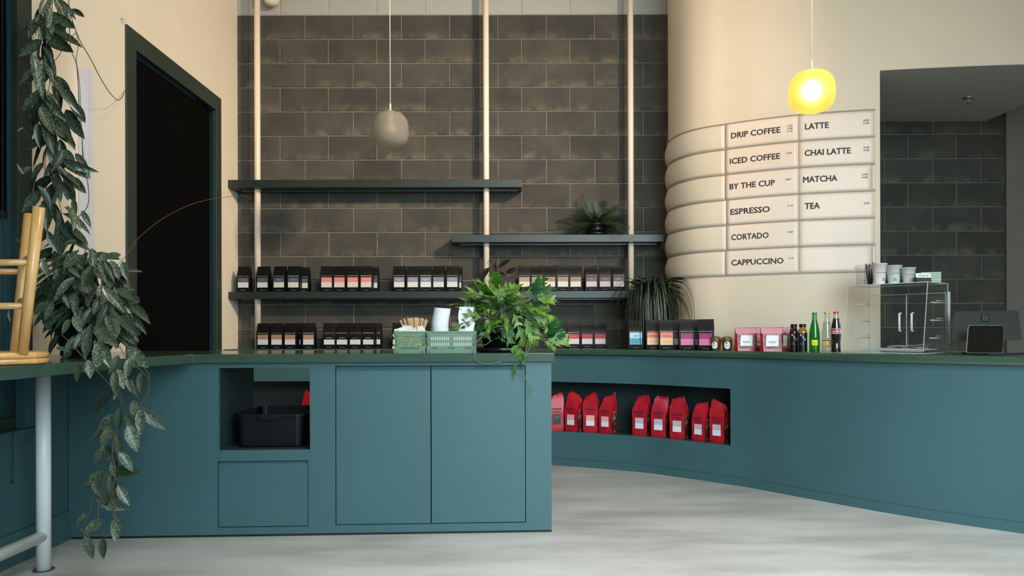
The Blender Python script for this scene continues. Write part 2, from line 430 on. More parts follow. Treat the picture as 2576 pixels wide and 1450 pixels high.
# dark teal wainscot and baseboard on the left
WX = -2.245
struct('wall_left_lower', MB().box(LX + 0.013, WX, FYi - 0.02, 3.80, 0.0, 0.885).box(LX + 0.013, WX, 1.6, FYi - 0.02, 0.0, 0.56), M_TEAL)
struct('baseboard_left', MB().box(WX, WX + 0.016, 1.0, 3.812, 0.0, 0.145), M_TEAL, bevel=0.003)
struct('trim_1', MB().box(LX + 0.014, WX + 0.012, 1.6, FYb, 0.545, 0.60), M_TEAL, bevel=0.002)
struct('trim_2', MB().box(LX + 0.001, LX + 0.05, 3.995, 4.05, 0.93, 2.446).box(LX + 0.002, LX + 0.053, 3.993, 3.996, 0.95, 2.44).box(LX + 0.051, LX + 0.0525, 4.002, 4.008, 0.95, 2.446), mat('white_trunking', (214, 212, 222), 0.35), bevel=0.002)

# curved white wall on the right, with the opening and soffit
SOFZ = EYE + 1.748
s_open = wall_path.find(2215, 0, 0.5)
mb = MB(); wall_path.sweep(mb, 0, s_open, [(0.0, CT), (0.14, CT), (0.14, CEIL), (0.0, CEIL)], 0.03)
wall_path.sweep(mb, s_open, wall_path.L, [(0.0, SOFZ), (0.14, SOFZ), (0.14, CEIL), (0.0, CEIL)], 0.1)
mb.m = [0] * len(mb.f)
wall_right = struct('wall_right', mb, M_RWALL, smooth=False)
try:
    me = wall_right.data
    me.polygons.foreach_set('use_smooth', [abs(p.normal.z) < 0.5 and p.area > 0.001 for p in me.polygons])
    e = wall_right.modifiers.new('split', 'EDGE_SPLIT'); e.split_angle = R(30)
except Exception: pass
mb = MB()
fr = [wall_path.at(s_open + (wall_path.L - s_open) * i / 8, 0.0015)[0] for i in range(9)]
mb.prism([(p.x, p.y) for p in fr] + [(3.94, 6.299), (fr[0].x, 6.299)], SOFZ - 0.002, SOFZ + 0.12)
struct('soffit', mb, M_SOFF)
struct('wall_grey', MB().box(4.095, 4.899, 6.27, 6.299, 0, CEIL), M_GREYW)
struct('wall_side', MB().box(4.9, 5.05, -2.0, 6.3, 0, CEIL), M_WHITE)

# sprinkler
t = thing('sprinkler', 'small chrome fire sprinkler in the dark soffit at upper right', 'sprinkler', (3.41, 5.66, SOFZ))
MB().lathe([(0.012, -0.012), (0.036, -0.008), (0.04, -0.0005)], 20, (3.41, 5.66, SOFZ), close=True).build('escutcheon', M_CHROME, t, smooth=True)
mb = MB(); mb.lathe([(0.005, -0.03), (0.008, -0.012)], 10, (3.41, 5.66, SOFZ), close=True)
mb.tube([(3.40, 5.66, SOFZ - 0.02), (3.392, 5.66, SOFZ - 0.032), (3.41, 5.66, SOFZ - 0.042), (3.428, 5.66, SOFZ - 0.032), (3.42, 5.66, SOFZ - 0.02)], 0.002, 6)
mb.lathe([(0.016, -0.047), (0.016, -0.044)], 12, (3.41, 5.66, SOFZ), close=True)
mb.build('head', M_CHROME, t)

# ------------------------------------------------------------------ front cabinet
ca = FL(172, 1358); cb = FL(1388, 1339.6)
th = math.atan2(cb.y - ca.y, cb.x - ca.x); CL = (cb - ca).length
co, si = math.cos(th), math.sin(th)
def fx(px):
    u = (px - PX) / F; return (u * ca.y - ca.x) / (co - u * si)
def fpt(x, y, z): return Vector((ca.x + x * co - y * si, ca.y + x * si + y * co, z))
def fz(px, py):                       # height on the cabinet front
    x = fx(px); p = fpt(x, 0, 0); u, v = uv(px, py); return EYE + v * p.y
FT = 0.93; ST = 0.044; FD = 0.60
cab = thing('counter_cabinet', 'teal painted front cabinet with open cubby, drawer and two doors', 'cabinet', tuple(ca), th)
def CB(mb, *a, **k): return mb.build(*a[:1], a[1], cab, world=False, **k)
cx0, cx1 = fx(550), fx(779); cz0, cz1 = fz(660, 1133), fz(660, 926)
dx0, dx1 = fx(547), fx(774); dz0, dz1 = fz(660, 1327), fz(660, 1160)
ox0, ox1, om = fx(843), fx(1322), fx(1083.5); oz0, oz1 = fz(1083, 1319), fz(1083, 920)
topz = FT - ST - 0.0008; t_ = 0.02; g_ = 0.0035
f = MB()
# face frame as rectangles tiled around the three openings
f.box(0, dx0, 0, t_, 0.012, topz)
f.box(dx0, dx1, 0, t_, 0.012, dz0); f.box(dx0, dx1, 0, t_, dz1, cz0)
f.box(dx0, cx0, 0, t_, cz0, topz); f.box(cx0, cx1, 0, t_, cz1, topz)
f.box(dx1, ox0, 0, t_, 0.012, cz0) ; f.box(cx1, ox0, 0, t_, cz0, topz)
f.box(ox0, ox1, 0, t_, 0.012, oz0); f.box(ox0, ox1, 0, t_, oz1, topz); f.box(ox1, CL, 0, t_, 0.012, topz)
CB(f, 'face_frame', M_TEAL)
bx = MB()
bx.box(0.0, 0.02, t_, FD, 0.012, topz); bx.box(CL - 0.02, CL, t_, FD, 0.0, topz)
bx.box(cx0 - 0.018, cx0, t_, FD, cz0 - 0.02, topz); bx.box(cx1, cx1 + 0.018, t_, FD, cz0 - 0.02, topz)
bx.box(cx0, cx1, t_, FD, cz0 - 0.02, cz0)
bx.box(0.02, cx0 - 0.018, FD - 0.02, FD, 0.0, topz); bx.box(cx1 + 0.018, CL - 0.02, FD - 0.02, FD, 0, topz)
bx.box(cx0 - 0.018, cx1 + 0.018, FD - 0.02, FD, 0, cz0 - 0.02)
bx.box(dx0 - 0.01, dx1 + 0.01, 0.035, 0.04, dz0, dz1); bx.box(ox0 - 0.01, ox1 + 0.01, 0.035, 0.04, oz0, oz1)
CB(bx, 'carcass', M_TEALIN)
MBs = MB(); MBs.box(0.0, CL, 0.004, 0.03, 0.0, 0.011); CB(MBs, 'plinth', M_BLACKM)
pull = 0.026
d = MB(); d.box(dx0 + g_, dx1 - g_, 0.0008, 0.02, dz0 + g_, dz1 - pull)
o = CB(d, 'drawer', M_TEAL, bevel=0.0015)
d = MB(); d.add([(dx0 + g_, 0.004, dz1 - pull), (dx1 - g_, 0.004, dz1 - pull), (dx1 - g_, 0.02, dz1 - 0.002), (dx0 + g_, 0.02, dz1 - 0.002), (dx0 + g_, 0.03, dz1 - pull), (dx1 - g_, 0.03, dz1 - pull)],
             [(0, 1, 2, 3), (3, 2, 5, 4), (0, 3, 4), (1, 5, 2), (0, 4, 5, 1)])
d.build('finger_pull', M_TEAL, o, world=False)
for a_, b_ in ((ox0 + g_, om - g_ / 2 - 0.0008), (om + g_ / 2 + 0.0008, ox1 - g_)):
    d = MB(); d.box(a_, b_, 0.0008, 0.02, oz0 + g_, oz1 - pull)
    o = CB(d, 'door', M_TEAL, bevel=0.0015)
    d = MB(); d.add([(a_, 0.004, oz1 - pull), (b_, 0.004, oz1 - pull), (b_, 0.02, oz1 - 0.002), (a_, 0.02, oz1 - 0.002), (a_, 0.03, oz1 - pull), (b_, 0.03, oz1 - pull)],
                 [(0, 1, 2, 3), (3, 2, 5, 4), (0, 3, 4), (1, 5, 2), (0, 4, 5, 1)])
    d.build('finger_pull', M_TEAL, o, world=False)

# worktop: straight front run plus the bar top along the left wall, one slab
e0 = fpt(CL + 0.014, -0.03, 0); e1 = fpt(CL + 0.014, 0.72, 0); e2 = fpt(0, 0.72, 0); cc = fpt(fx(490), -0.03, 0)
poly = [(LX + 0.015, 1.2), (-1.655, 1.2), (-1.655, 3.30), (-1.650, 3.42), (-1.632, 3.55), (-1.605, 3.66), (cc.x, cc.y - 0.003), (cc.x + 0.03, cc.y + 0.001), (e0.x, e0.y), (e1.x, e1.y), (LX + 0.015, e2.y)]
o = MB().prism(poly, FT - ST, FT).build('worktop', M_TOP, bevel=0.003)
tag(o, 'dark green glossy worktop of front cabinet turning into bar along left wall', 'worktop')

# white pipe leg frame
t = thing('bar_support', 'white steel pipe leg and foot rail under the bar at left', 'bar support', tuple(P(109, 1437, 3.31)))
lx = P(110, 1437, 3.31).x
MB().tube([(lx, 3.31, 0.004), (lx, 3.31, FT - ST)], 0.0295, 24).build('leg', M_PIPE, t, smooth=True)
MB().tube([(lx, 3.31, 0.15), (lx, 1.3, 0.15)], 0.0255, 20).build('foot_rail', M_PIPE, t, smooth=True)
MB().lathe([(0.043, 0), (0.043, 0.004)], 24, (lx, 3.31, 0), close=True).build('floor_flange', mat('grey_rubber', (70, 70, 72), 0.7), t)

# ------------------------------------------------------------------ curved counter
NB, NT = 0.265, 0.65
ctr = thing('curved_counter', 'dark teal curved counter with long recessed niche, sweeping along the back wall to right', 'counter', (1.8, 4.69, 0))
sN = cpath.find(1837, 0); s0 = 0.002; s1 = cpath.L
mb = MB(); zt = CT - ST - 0.004
cpath.sweep(mb, s0, s1, [(0, 0.058), (0.02, 0.058), (0.02, NB), (0, NB)])
cpath.sweep(mb, s0, s1, [(0, NT), (0.02, NT), (0.02, zt), (0, zt)])
cpath.sweep(mb, sN, s1, [(0, NB), (0.02, NB), (0.02, NT), (0, NT)])
esplit(mb.build('front_panel', M_TEAL, ctr, smooth=True))
mb = MB(); cpath.sweep(mb, s0, s1, [(-0.001, 0.0), (0.02, 0.0), (0.02, 0.0565), (-0.001, 0.0565)]); esplit(mb.build('kick_board', M_TEAL, ctr, smooth=True))
mb = MB(); ND = 0.28
def nd(s):
    return ND
cpath.sweep(mb, s0 + 0.1, sN, [(0.0202, NB - 0.02), (ND, NB - 0.02), (ND, NB), (0.0202, NB)])
cpath.sweep(mb, s0 + 0.1, sN, [(0.0202, NT), (ND, NT), (ND, NT + 0.02), (0.0202, NT + 0.02)])
cpath.sweep(mb, s0 + 0.1, sN, [(ND - 0.01, NB), (ND, NB), (ND, NT), (ND - 0.01, NT)])
cpath.sweep(mb, sN - 0.004, sN + 0.016, [(0.0202, NB), (ND, NB), (ND, NT), (0.0202, NT)])
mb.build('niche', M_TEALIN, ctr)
# worktop of the curved counter
WP = [wall_path.at(0.2 + (wall_path.L - 0.2) * i / 200)[0] for i in range(201)]
def ywall(x):
    if x < WP[10].x - 0.0: 
        pass
    if x < 1.222: return 6.296
    best = 6.296
    for i in range(len(WP) - 1):
        a, b = WP[i], WP[i + 1]
        if a.x <= x < b.x and b.x > a.x: best = min(best, a.y + (b.y - a.y) * (x - a.x) / (b.x - a.x))
    return best if x < 2.46 else 9
n = 150; fr = []; bk = []
for i in range(n + 1):
    s = s0 + (s1 - s0) * i / n
    p, tg = cpath.at(s, -0.03); q, _ = cpath.at(s, 0.0); nin = Vector((-tg.y, tg.x)); dd = 0.05
    while dd < 0.66:
        r_ = p + nin * dd
        if r_.y > ywall(r_.x) - 0.004: break
        dd += 0.004
    fr.append(p); bk.append(p + nin * dd)
mb = MB()
for i in range(n + 1):
    for (p, z) in ((fr[i], CT - ST), (bk[i], CT - ST), (bk[i], CT), (fr[i], CT)): mb.v.append(Vector((max(p.x, LX + 0.002), min(p.y, 6.297), z)))
for i in range(n):
    for j in range(4): mb.f.append((i * 4 + j, (i + 1) * 4 + j, (i + 1) * 4 + (j + 1) % 4, i * 4 + (j + 1) % 4)); mb.m.append(0)
mb.f += [(0, 1, 2, 3), (n * 4 + 3, n * 4 + 2, n * 4 + 1, n * 4)]; mb.m += [0, 0]
o = mb.build('worktop', M_TOP, bevel=0.003, smooth=True); esplit(o); tag(o, 'dark green glossy worktop following the curved counter from back wall to right edge', 'worktop')

# ------------------------------------------------------------------ poles and shelves
for px, zb_, lab in ((647.5, CT, 'white vertical steel pole nearest the left wall, before the block wall'), (1224, CT, 'white vertical steel pole in the middle, behind the dark-leaved plant'),
                (1587.5, CT, 'white vertical steel pole beside the curved wall, behind the small fern')):
    X = (px - PX) / F * 6.17 + (0.004 if px < 1200 else 0)
    o = MB().tube([(X, 6.17, zb_), (X, 6.17, CEIL)], 0.0245, 24).build('pole', M_POLE, smooth=True); tag(o, lab, 'pole', 'white poles before the block wall')
def shelf(x0, x1, zt, th_, label):
    t = thing('wall_shelf', label, 'shelf', ((x0 + x1) / 2, 6.19, zt - th_))
    MB().box(x0, x1, 6.085, 6.295, zt - th_, zt).build('board', M_SHELF, t, bevel=0.002)
    MB().box(x0 + 0.06, x1 - 0.03, 6.215, 6.232, zt - th_ - 0.008, zt - th_).build('light_rail', mat('rail_metal', (110, 114, 116), 0.35, metal=0.6), t)
shelf(LX + 0.004, P(1313, 460, 6.09).x, 2.27, 0.064, 'uppermost dark green shelf, empty, on the left of block wall')
shelf(P(1136, 600, 6.09).x, 1.212, 1.822, 0.060, 'dark green shelf at right carrying the small fern')
shelf(LX + 0.004, P(1600, 730, 6.09).x, 1.368, 0.058, 'long dark green shelf lined with black coffee bags')

# pipe stub at the top of the wall, hook on the left wall
t = thing('duct_elbow', 'white pipe elbow stub at top of wall beside the left pole', 'pipe', (-1.985, 6.21, 3.725))
MB().lathe([(0.003, 0), (0.03, 0.004), (0.05, 0.018), (0.062, 0.045), (0.064, 0.44)], 24, (-1.985, 6.21, 3.725)).build('pipe', M_POLE, t, smooth=True)
MB().lathe([(0.07, 0.13), (0.075, 0.135), (0.075, 0.17), (0.07, 0.175)], 24, (-1.985, 6.21, 3.725)).build('collar', M_POLE, t, smooth=True)
hp = PXW(304, 48, LX)
t = thing('wall_hook', 'small clear screw hook on the left wall above the tall window', 'hook', tuple(hp))
MB().lathe([(0.009, 0), (0.009, 0.003)], 14).xf(Matrix.Translation(hp) @ Matrix.Rotation(R(90), 4, 'Y')).build('plate', M_CHROME, t)
MB().tube([hp + Vector((0, 0, 0)), hp + Vector((0.018, 0, 0)), hp + Vector((0.027, 0, -0.008)), hp + Vector((0.018, 0, -0.018)), hp + Vector((0.008, 0, -0.014))], 0.002, 8).build('hook', M_CHROME, t, smooth=True)

# ------------------------------------------------------------------ pendants
def shade_mat(name, col, tr=0.35, body=None):
    body = body or col
    m = bpy.data.materials.new(name); m.use_nodes = True; nt = m.node_tree; N = nt.nodes; L = nt.links
    for n_ in list(N): N.remove(n_)
    out = N.new('ShaderNodeOutputMaterial'); a = N.new('ShaderNodeBsdfTransparent'); b = N.new('ShaderNodeBsdfTranslucent')
    c = N.new('ShaderNodeBsdfRefraction'); g = N.new('ShaderNodeBsdfDiffuse')
    a.inputs[0].default_value = rgb(*col); b.inputs[0].default_value = rgb(*body); g.inputs[0].default_value = rgb(*body)
    c.inputs[0].default_value = rgb(*col); c.inputs['Roughness'].default_value = 0.75; c.inputs['IOR'].default_value = 1.22
    m1 = N.new('ShaderNodeMixShader'); m2 = N.new('ShaderNodeMixShader'); m3 = N.new('ShaderNodeMixShader')
    m1.inputs[0].default_value = tr; L.new(c.outputs[0], m1.inputs[1]); L.new(a.outputs[0], m1.inputs[2])
    m2.inputs[0].default_value = 0.45; L.new(b.outputs[0], m2.inputs[1]); L.new(g.outputs[0], m2.inputs[2])
    m3.inputs[0].default_value = 0.5; L.new(m1.outputs[0], m3.inputs[1]); L.new(m2.outputs[0], m3.inputs[2])
    L.new(m3.outputs[0], out.inputs[0]); return m
def pendant(p, w_, h_, sm, bm, label, lit, topx):
    t = thing('pendant_lamp', label, 'pendant lamp', tuple(p + Vector((0, 0, h_ / 2))))
    prof = []; K = 28
    for i in range(K + 1):
        a = -math.pi / 2 + math.pi * i / K * 0.94
        e = 2 / 2.65
        r = abs(math.cos(a)) ** e * w_ / 2; z = math.copysign(abs(math.sin(a)) ** e, math.sin(a)) * h_ / 2
        r *= 1 - 0.03 * (z / h_ * 2)
        prof.append((max(r, 0.0008), z))
    o = MB().lathe(prof, 40, tuple(p)).build('shade', sm, t, smooth=True)
    top = p.z + h_ / 2
    MB().lathe([(0.036, -0.006), (0.034, 0.001), (0.02, 0.006), (0.007, 0.008)], 20, (p.x, p.y, top), close=True).build('cap', M_POLE, t, smooth=True)
    MB().tube([(p.x, p.y, top), (p.x, p.y, top + 0.055)], 0.006, 12).build('stem', M_POLE, t, smooth=True)
    MB().tube([(p.x, p.y, top + 0.05), (p.x + topx * 0.5, p.y, top + 0.9), (p.x + topx, p.y, CEIL)], 0.0028, 8).build('cord', M_POLE, t, smooth=True)
    MB().lathe([(0.016, -0.01 if lit else -0.03), (0.02, 0.05)], 14, (p.x, p.y, p.z + h_ / 2 - 0.056), close=True).build('socket', M_POLE, t)
    bp = []; br = 0.052 if lit else 0.034
    for i in range(13):
        a = -math.pi / 2 + math.pi * i / 12; bp.append((max(0.001, br * math.cos(a)), br * math.sin(a)))
    MB().lathe(bp, 20, (p.x, p.y, p.z + 0.005)).build('bulb', bm, t, smooth=True)
    if lit:
        l = bpy.data.lights.new('bulb_light', 'POINT'); l.energy = lit; l.color = (1.0, 0.62, 0.24); l.shadow_soft_size = 0.05
        o = bpy.data.objects.new('bulb_light', l); C.objects.link(o); o.location = (p.x, p.y, p.z + 0.005)
    return t
pendant(P(982, 327, 5.16), 0.250, 0.248, shade_mat('frosted_glass', (205, 198, 188), 0.25), mat('bulb_off', (232, 225, 205), 0.3), 'unlit frosted glass pendant lamp hanging before the block wall', 0, -0.005)
pendant(P(2042, 231, 4.25), 0.250, 0.236, shade_mat('glow_tinted_glass', (255, 226, 165), 0.45, (226, 196, 122)), mat('bulb_lit', (255, 240, 200), 0.3, emit=(255, 232, 165), es=20), 'lit glowing yellow pendant lamp hanging before the menu wall', 3.6, 0.004)  # frosted shade again, the lamp's yellow glow put into the glass colour

# ------------------------------------------------------------------ menu board on the curved wall
MZ1, MZ0 = 2.525, 1.437; pitch = (MZ1 - MZ0) / 6
sA = wall_path.find(1690, 0, 0.35, 1.2) - 0.26; sB = wall_path.find(1827, 0, 0.5); sC = wall_path.find(2010, 0, 0.5); sD = wall_path.find(2201, 0, 0.5)
board = thing('menu_board', 'menu of six rows of white curved panels wrapped round the white wall', 'menu board', (1.9, 5.15, MZ0))
M_PANEL = mat('menu_panel', (238, 214, 196), 0.45, noise=0.01, scale=3)
M_PANELB = mat('menu_blank_panel', (220, 203, 180), 0.5, noise=0.015, scale=3)
M_RAIL = mat('menu_rail', (150, 140, 128), 0.5)
def bulge(s):
    t = (s - sA) / (sB - sA)
    if t < 1: return 0.0035 + 0.022 * (1 - t) ** 1.2
    return 0.0035 + (0.001 - 0.0035) * min(1, (s - sB) / (sD - sB))
def panel(s0_, s1_, z0, z1, m, name='panel', lift=0.0):
    mb = MB(); ns = max(4, int((s1_ - s0_) / 0.03)); nz = 8
    for i in range(ns + 1):
        s = s0_ + (s1_ - s0_) * i / ns
        for j in range(nz + 1):
            t = j / nz; o_ = 0.004 + lift + bulge(s) * math.sin(math.pi * t)
            p, _ = wall_path.at(s, -o_); mb.v.append(Vector((p.x, p.y, z0 + (z1 - z0) * t)))
    for i in range(ns):
        for j in range(nz):
            a = i * (nz + 1) + j; mb.f.append((a, a + nz + 1, a + nz + 2, a + 1)); mb.m.append(0)
    o = mb.build(name, m, board, smooth=True); so = o.modifiers.new('t', 'SOLIDIFY'); so.thickness = 0.0015; so.offset = -1
    return o
names = [('DRIP COFFEE', 1841, 1965), ('ICED COFFEE', 1838, 1964), ('BY THE CUP', 1837, 1951), ('ESPRESSO', 1839, 1938), ('CORTADO', 1841, 1935), ('CAPPUCCINO', 1841, 1972)]
rights = [('LATTE', 2026, 2086), ('CHAI LATTE', 2025, 2141), ('MATCHA', 2021, 2107), ('TEA', 2025, 2063), None, None]
pr1 = [(['2.50', '2.80', '3.10'], 1981, 1995), (['3.60'], 1979, 1993), (['MKT'], 1978, 1992), (['3.10'], 1982, 1995), (['3.60'], 1982, 1996), (['4.10'], 1985, 1997)]
pr2 = [(['4.95', '5.50'], 2172, 2187), (['5.50', '6.60'], 2173, 2187), (['5.50', '6.60'], 2169, 2183), (['3.30'], 2173, 2187), None, None]
def wall_text(parent, s_, px0, px1, zc, hgt, z0r, z1r, name, bold):
    a = wall_path.find(px0, 0, 0.5); b = wall_path.find(px1, 0, 0.5)
    v, f = text_mb(s_, b - a, hgt, bold, 1.0); mb = MB(); vv = []
    for p in v:
        s = (a + b) / 2 + p.x; z = zc + p.z; t = max(0, min(1, (z - z0r) / (z1r - z0r)))
        q, _ = wall_path.at(s, -(0.004 + bulge(s) * math.sin(math.pi * t) + 0.0022)); vv.append((q.x, q.y, z))
    mb.add(vv, f); mb.build(name, M_INK, parent)
for i in range(6):
    z1 = MZ1 - i * pitch; z0 = z1 - pitch; g = 0.004
    jit = rnd.uniform(-0.006, 0.006)
    panel(sA, sB - 0.002 + jit, z0 + g, z1 - g, M_PANELB, 'blank_panel')
    o1 = panel(sB + 0.001 + jit, sC - 0.0015, z0 + g, z1 - g, M_PANEL, lift=0.001)
    o2 = panel(sC + 0.0015, sD - (0.02 if i in (2, 5) else 0.0), z0 + g, z1 - g, M_PANEL)
    if i in (2, 5): panel(sD - 0.017, sD + 0.004, z0 + g, z1 - g, M_PANELB, 'blank_panel')
    zc = (z0 + z1) / 2 + 0.002
    nm = names[i]; wall_text(o1, nm[0], nm[1], nm[2], zc - 0.002, 0.042, z0, z1, 'lettering', 0.028)
    L_, a_, b_ = pr1[i]
    for k, s_ in enumerate(L_): wall_text(o1, s_, a_, b_, zc + 0.018 - (0 if len(L_) > 1 else 0.006) - k * 0.0185, 0.0125, z0, z1, 'price', 0.012)
    if rights[i]:
        nm = rights[i]; wall_text(o2, nm[0], nm[1], nm[2], zc + 0.002, 0.042, z0, z1, 'lettering', 0.028)
        L_, a_, b_ = pr2[i]
        for k, s_ in enumerate(L_): wall_text(o2, s_, a_, b_, zc + 0.018 - (0 if len(L_) > 1 else 0.012) - k * 0.0185, 0.0125, z0, z1, 'price', 0.012)
for i in range(7):
    z = MZ1 - i * pitch; mb = MB(); wall_path.sweep(mb, sA, sD + 0.004, [(-0.0075, z - 0.0035), (0.0, z - 0.0035), (0.0, z + 0.0035), (-0.0075, z + 0.0035)], 0.03)
    mb.build('rail', M_RAIL, board)

#PART2
# ------------------------------------------------------------------ coffee bags
ORD20 = ['uppermost', 'second', 'third', 'fourth', 'fifth', 'sixth', 'seventh', 'eighth', 'ninth', 'tenth', 'eleventh', 'twelfth', 'thirteenth', 'fourteenth', 'fifteenth', 'sixteenth', 'seventeenth', 'eighteenth', 'nineteenth', 'twentieth', 'twenty-first', 'twenty-second', 'twenty-third', 'lowest']
def nth(i): return ORD20[i] + ('' if i == 0 else ' from top')
ORD = ['first', 'second', 'third', 'fourth', 'fifth', 'sixth', 'seventh', 'eighth']
M_FOIL = mat('black_foil', (6, 6, 7), 0.48, spec=0.22, bump=0.15, bscale=22)
def hull_ring(w_, f_, b_, g_): return [(-w_, f_), (-w_ / 3, f_ - 0.001), (w_ / 3, f_ - 0.001), (w_, f_), (w_ - g_, (f_ + b_) / 2), (w_, b_), (w_ / 3, b_), (-w_ / 3, b_), (-w_, b_), (-w_ + g_, (f_ + b_) / 2)]
def loft(mb, rings, mi=0, jit=0.0, rg=None):
    k = len(rings[0][1]); v = []
    for q, (z, ring) in enumerate(rings):
        for x, y in ring:
            j = jit if 0 < q else 0
            a = rg.uniform(-j, j) if rg else 0; b = rg.uniform(-j, j) if rg else 0; c = rg.uniform(-j, j) if rg else 0
            v.append((x + a, y + b, z + c))
    f = [(i * k + j, i * k + (j + 1) % k, (i + 1) * k + (j + 1) % k, (i + 1) * k + j) for i in range(len(rings) - 1) for j in range(k)]
    f += [tuple(reversed(range(k))), tuple(range((len(rings) - 1) * k, len(rings) * k))]
    mb.add(v, f, mi); return mb
BAGM = []
for sd in range(3):
    rg = random.Random(sd + 3); W_ = 0.052
    ln = rg.uniform(-0.004, 0.006)
    rings = [(0, hull_ring(0.049, -0.030, 0.030, 0)), (0.005, hull_ring(W_, -0.033, 0.033, 0.001)), (0.06, hull_ring(W_, -0.0335, 0.033, 0.002)), (0.122, hull_ring(W_, -0.033, 0.033, 0.004)),
             (0.140, hull_ring(W_ - 0.0005, -0.029, 0.030, 0.009)), (0.166, hull_ring(W_ - 0.001, -0.018 + ln, 0.020 + ln, 0.014)), (0.186, hull_ring(W_ - 0.001, -0.008 + ln, 0.010 + ln, 0.01)),
             (0.199, hull_ring(W_ - 0.001, -0.004 + ln * 1.4, 0.003 + ln * 1.4, 0.002)), (0.207, hull_ring(W_ - 0.001, -0.003 + ln * 1.6, 0.002 + ln * 1.6, 0.0))]
    mb = MB(); loft(mb, rings, 0, 0.0016, rg); BAGM.append(mb)
def label_mb(w_, z0, z1, y, zs):
    mb = MB(); mb.box(-w_ / 2, w_ / 2, y, y + 0.0012, z0, zs, 1); mb.box(-w_ / 2, w_ / 2, y, y + 0.0012, zs, z1, 0); return mb
BRAND = text_mb("BLANCHARD'S COFFEE", 0.084, 0.0052, 0.02)
FOOT = text_mb('ROASTED IN RICHMOND', 0.044, 0.0026, 0.0)
def make_bag(kind, top, bot, lines, ink, var=0):
    t = thing('coffee_bag', 'x', 'coffee bag')
    esplit(BAGM[var].build('pouch', M_FOIL, t, world=False, smooth=True), 28)
    lm = [mat('label_' + kind + '_top', top, 0.55), mat('label_' + kind + '_bottom', bot, 0.55, noise=0.02, scale=40)]
    z0, z1, zs = (0.034, 0.114, 0.076)
    if kind == 'plain': z1, zs = 0.074, 0.034; 
    lb = label_mb(0.084, z0, z1, -0.0368, zs if kind != 'plain' else z0 + 0.0001)
    if kind == 'plain': lb = MB().box(-0.042, 0.042, -0.0368, -0.0356, 0.034, 0.074, 1)
    if kind in ('blue', 'peach'): lb = label_mb(0.086, 0.034, 0.120, -0.0368, 0.080)
    o = lb.build('label', lm, t, world=False)
    tm = MB(); im = mat('ink_' + kind, ink, 0.6)
    zc = (zs + z1) / 2 if kind != 'plain' else 0.088
    for i, s_ in enumerate(lines):
        wd = min(0.055, 0.0058 * len(s_)); text(tm, s_, (0, -0.0374, zc + (len(lines) - 1) * 0.0045 - i * 0.009), wd, 0.0052, bold=0.02)
    if kind in ('blue', 'peach'):
        for k in range(4): tm.box(-0.034, 0.034 - 0.008 * (k % 2), -0.0374, -0.037, 0.070 - k * 0.008, 0.0712 - k * 0.008)
    tm.build('lettering', im, o, world=False)
    bm_ = MB(); bm_.add([p + Vector((0, -0.0362, 0.1265)) for p in BRAND[0]], BRAND[1]); bm_.add([p + Vector((0, -0.036, 0.013)) for p in FOOT[0]], FOOT[1])
    bm_.build('brand_lettering', M_STEEL, t, world=False)
    return t
KINDS = {
 'slate': ((66, 78, 82), (196, 190, 184), ['DECAF'], (210, 215, 215)),
 'salmon': ((205, 120, 108), (198, 184, 180), ['WAKE UP'], (236, 190, 180)),
 'bluegrey': ((118, 122, 140), (200, 196, 196), ['BREAKFAST', 'BLEND'], (222, 224, 232)),
 'tan': ((146, 126, 100), (206, 196, 182), ['DARK', 'AS DARK'], (214, 200, 176)),
 'mauve': ((102, 78, 76), (200, 182, 176), ['DARK', 'AS DARK'], (215, 195, 190)),
 'brown': ((158, 116, 94), (196, 192, 200), ['GUATEMALA'], (214, 180, 150)),
 'plain': ((24, 24, 26), (206, 202, 198), ['ESPRESSO'], (225, 225, 225)),
 'red': ((186, 48, 54), (208, 200, 200), ['BLACK RIVER'], (238, 190, 180)),
 'blue': ((172, 208, 220), (84, 158, 182), ['SUMMER', 'BLEND'], (44, 84, 120)),
 'peach': ((228, 130, 108), (238, 196, 150), ['RIVERFRONT', 'COLD BREW'], (120, 40, 44)),
 'magenta': ((150, 40, 96), (214, 112, 152), ['FINCA', 'EL SOL'], (226, 130, 180))}
CN = {'slate': 'slate-grey and white', 'salmon': 'salmon and white', 'bluegrey': 'blue-grey and white', 'tan': 'tan and cream', 'mauve': 'dark mauve and pink-white',
      'brown': 'brown and lilac-white', 'plain': 'small plain white', 'red': 'red and white', 'blue': 'light blue', 'peach': 'orange and peach', 'magenta': 'magenta and pink'}
PROTO = {}
def bag(kind, loc, rz, label, group, var=None, sc=1.0):
    var = rnd.randrange(3) if var is None else var
    if (kind, var) not in PROTO:
        r = make_bag(kind, *KINDS[kind], var); PROTO[(kind, var)] = r; r.location = loc; r.rotation_euler = (0, 0, rz); r['label'] = label; r['group'] = group
    else: r = dup(PROTO[(kind, var)], loc, rz, label, group)
    r.scale = (sc, sc, sc); return r
def row(kind, pxs, Y, z, where, group, extra=None):
    for i, px in enumerate(pxs):
        p = P(px, 800, Y); lab = f'black coffee bag, {CN[kind]} label, {ORD[i]} such {where}'
        if len(pxs) == 1: lab = f'black coffee bag with {CN[kind]} label {where}'
        bag(kind, (p.x, Y + rnd.uniform(-0.004, 0.004), z), rnd.uniform(-0.05, 0.05), lab, group)
G3 = 'coffee bags on the long shelf'; G4 = 'coffee bags on the back counter'
YB = 6.134; Z3 = 1.368
row('slate', [615, 664, 706, 741], YB, Z3, 'on the long shelf', G3)
row('salmon', [824, 857, 890, 923], YB, Z3, 'on the long shelf', G3)
row('bluegrey', [1006, 1039.5, 1072, 1105, 1139], YB, Z3, 'on the long shelf', G3)
row('tan', [1319, 1351, 1383.5, 1415.5, 1448], YB, Z3, 'on the long shelf', G3)
row('mauve', [1487, 1521.5, 1555], YB, Z3, 'on the long shelf', G3)
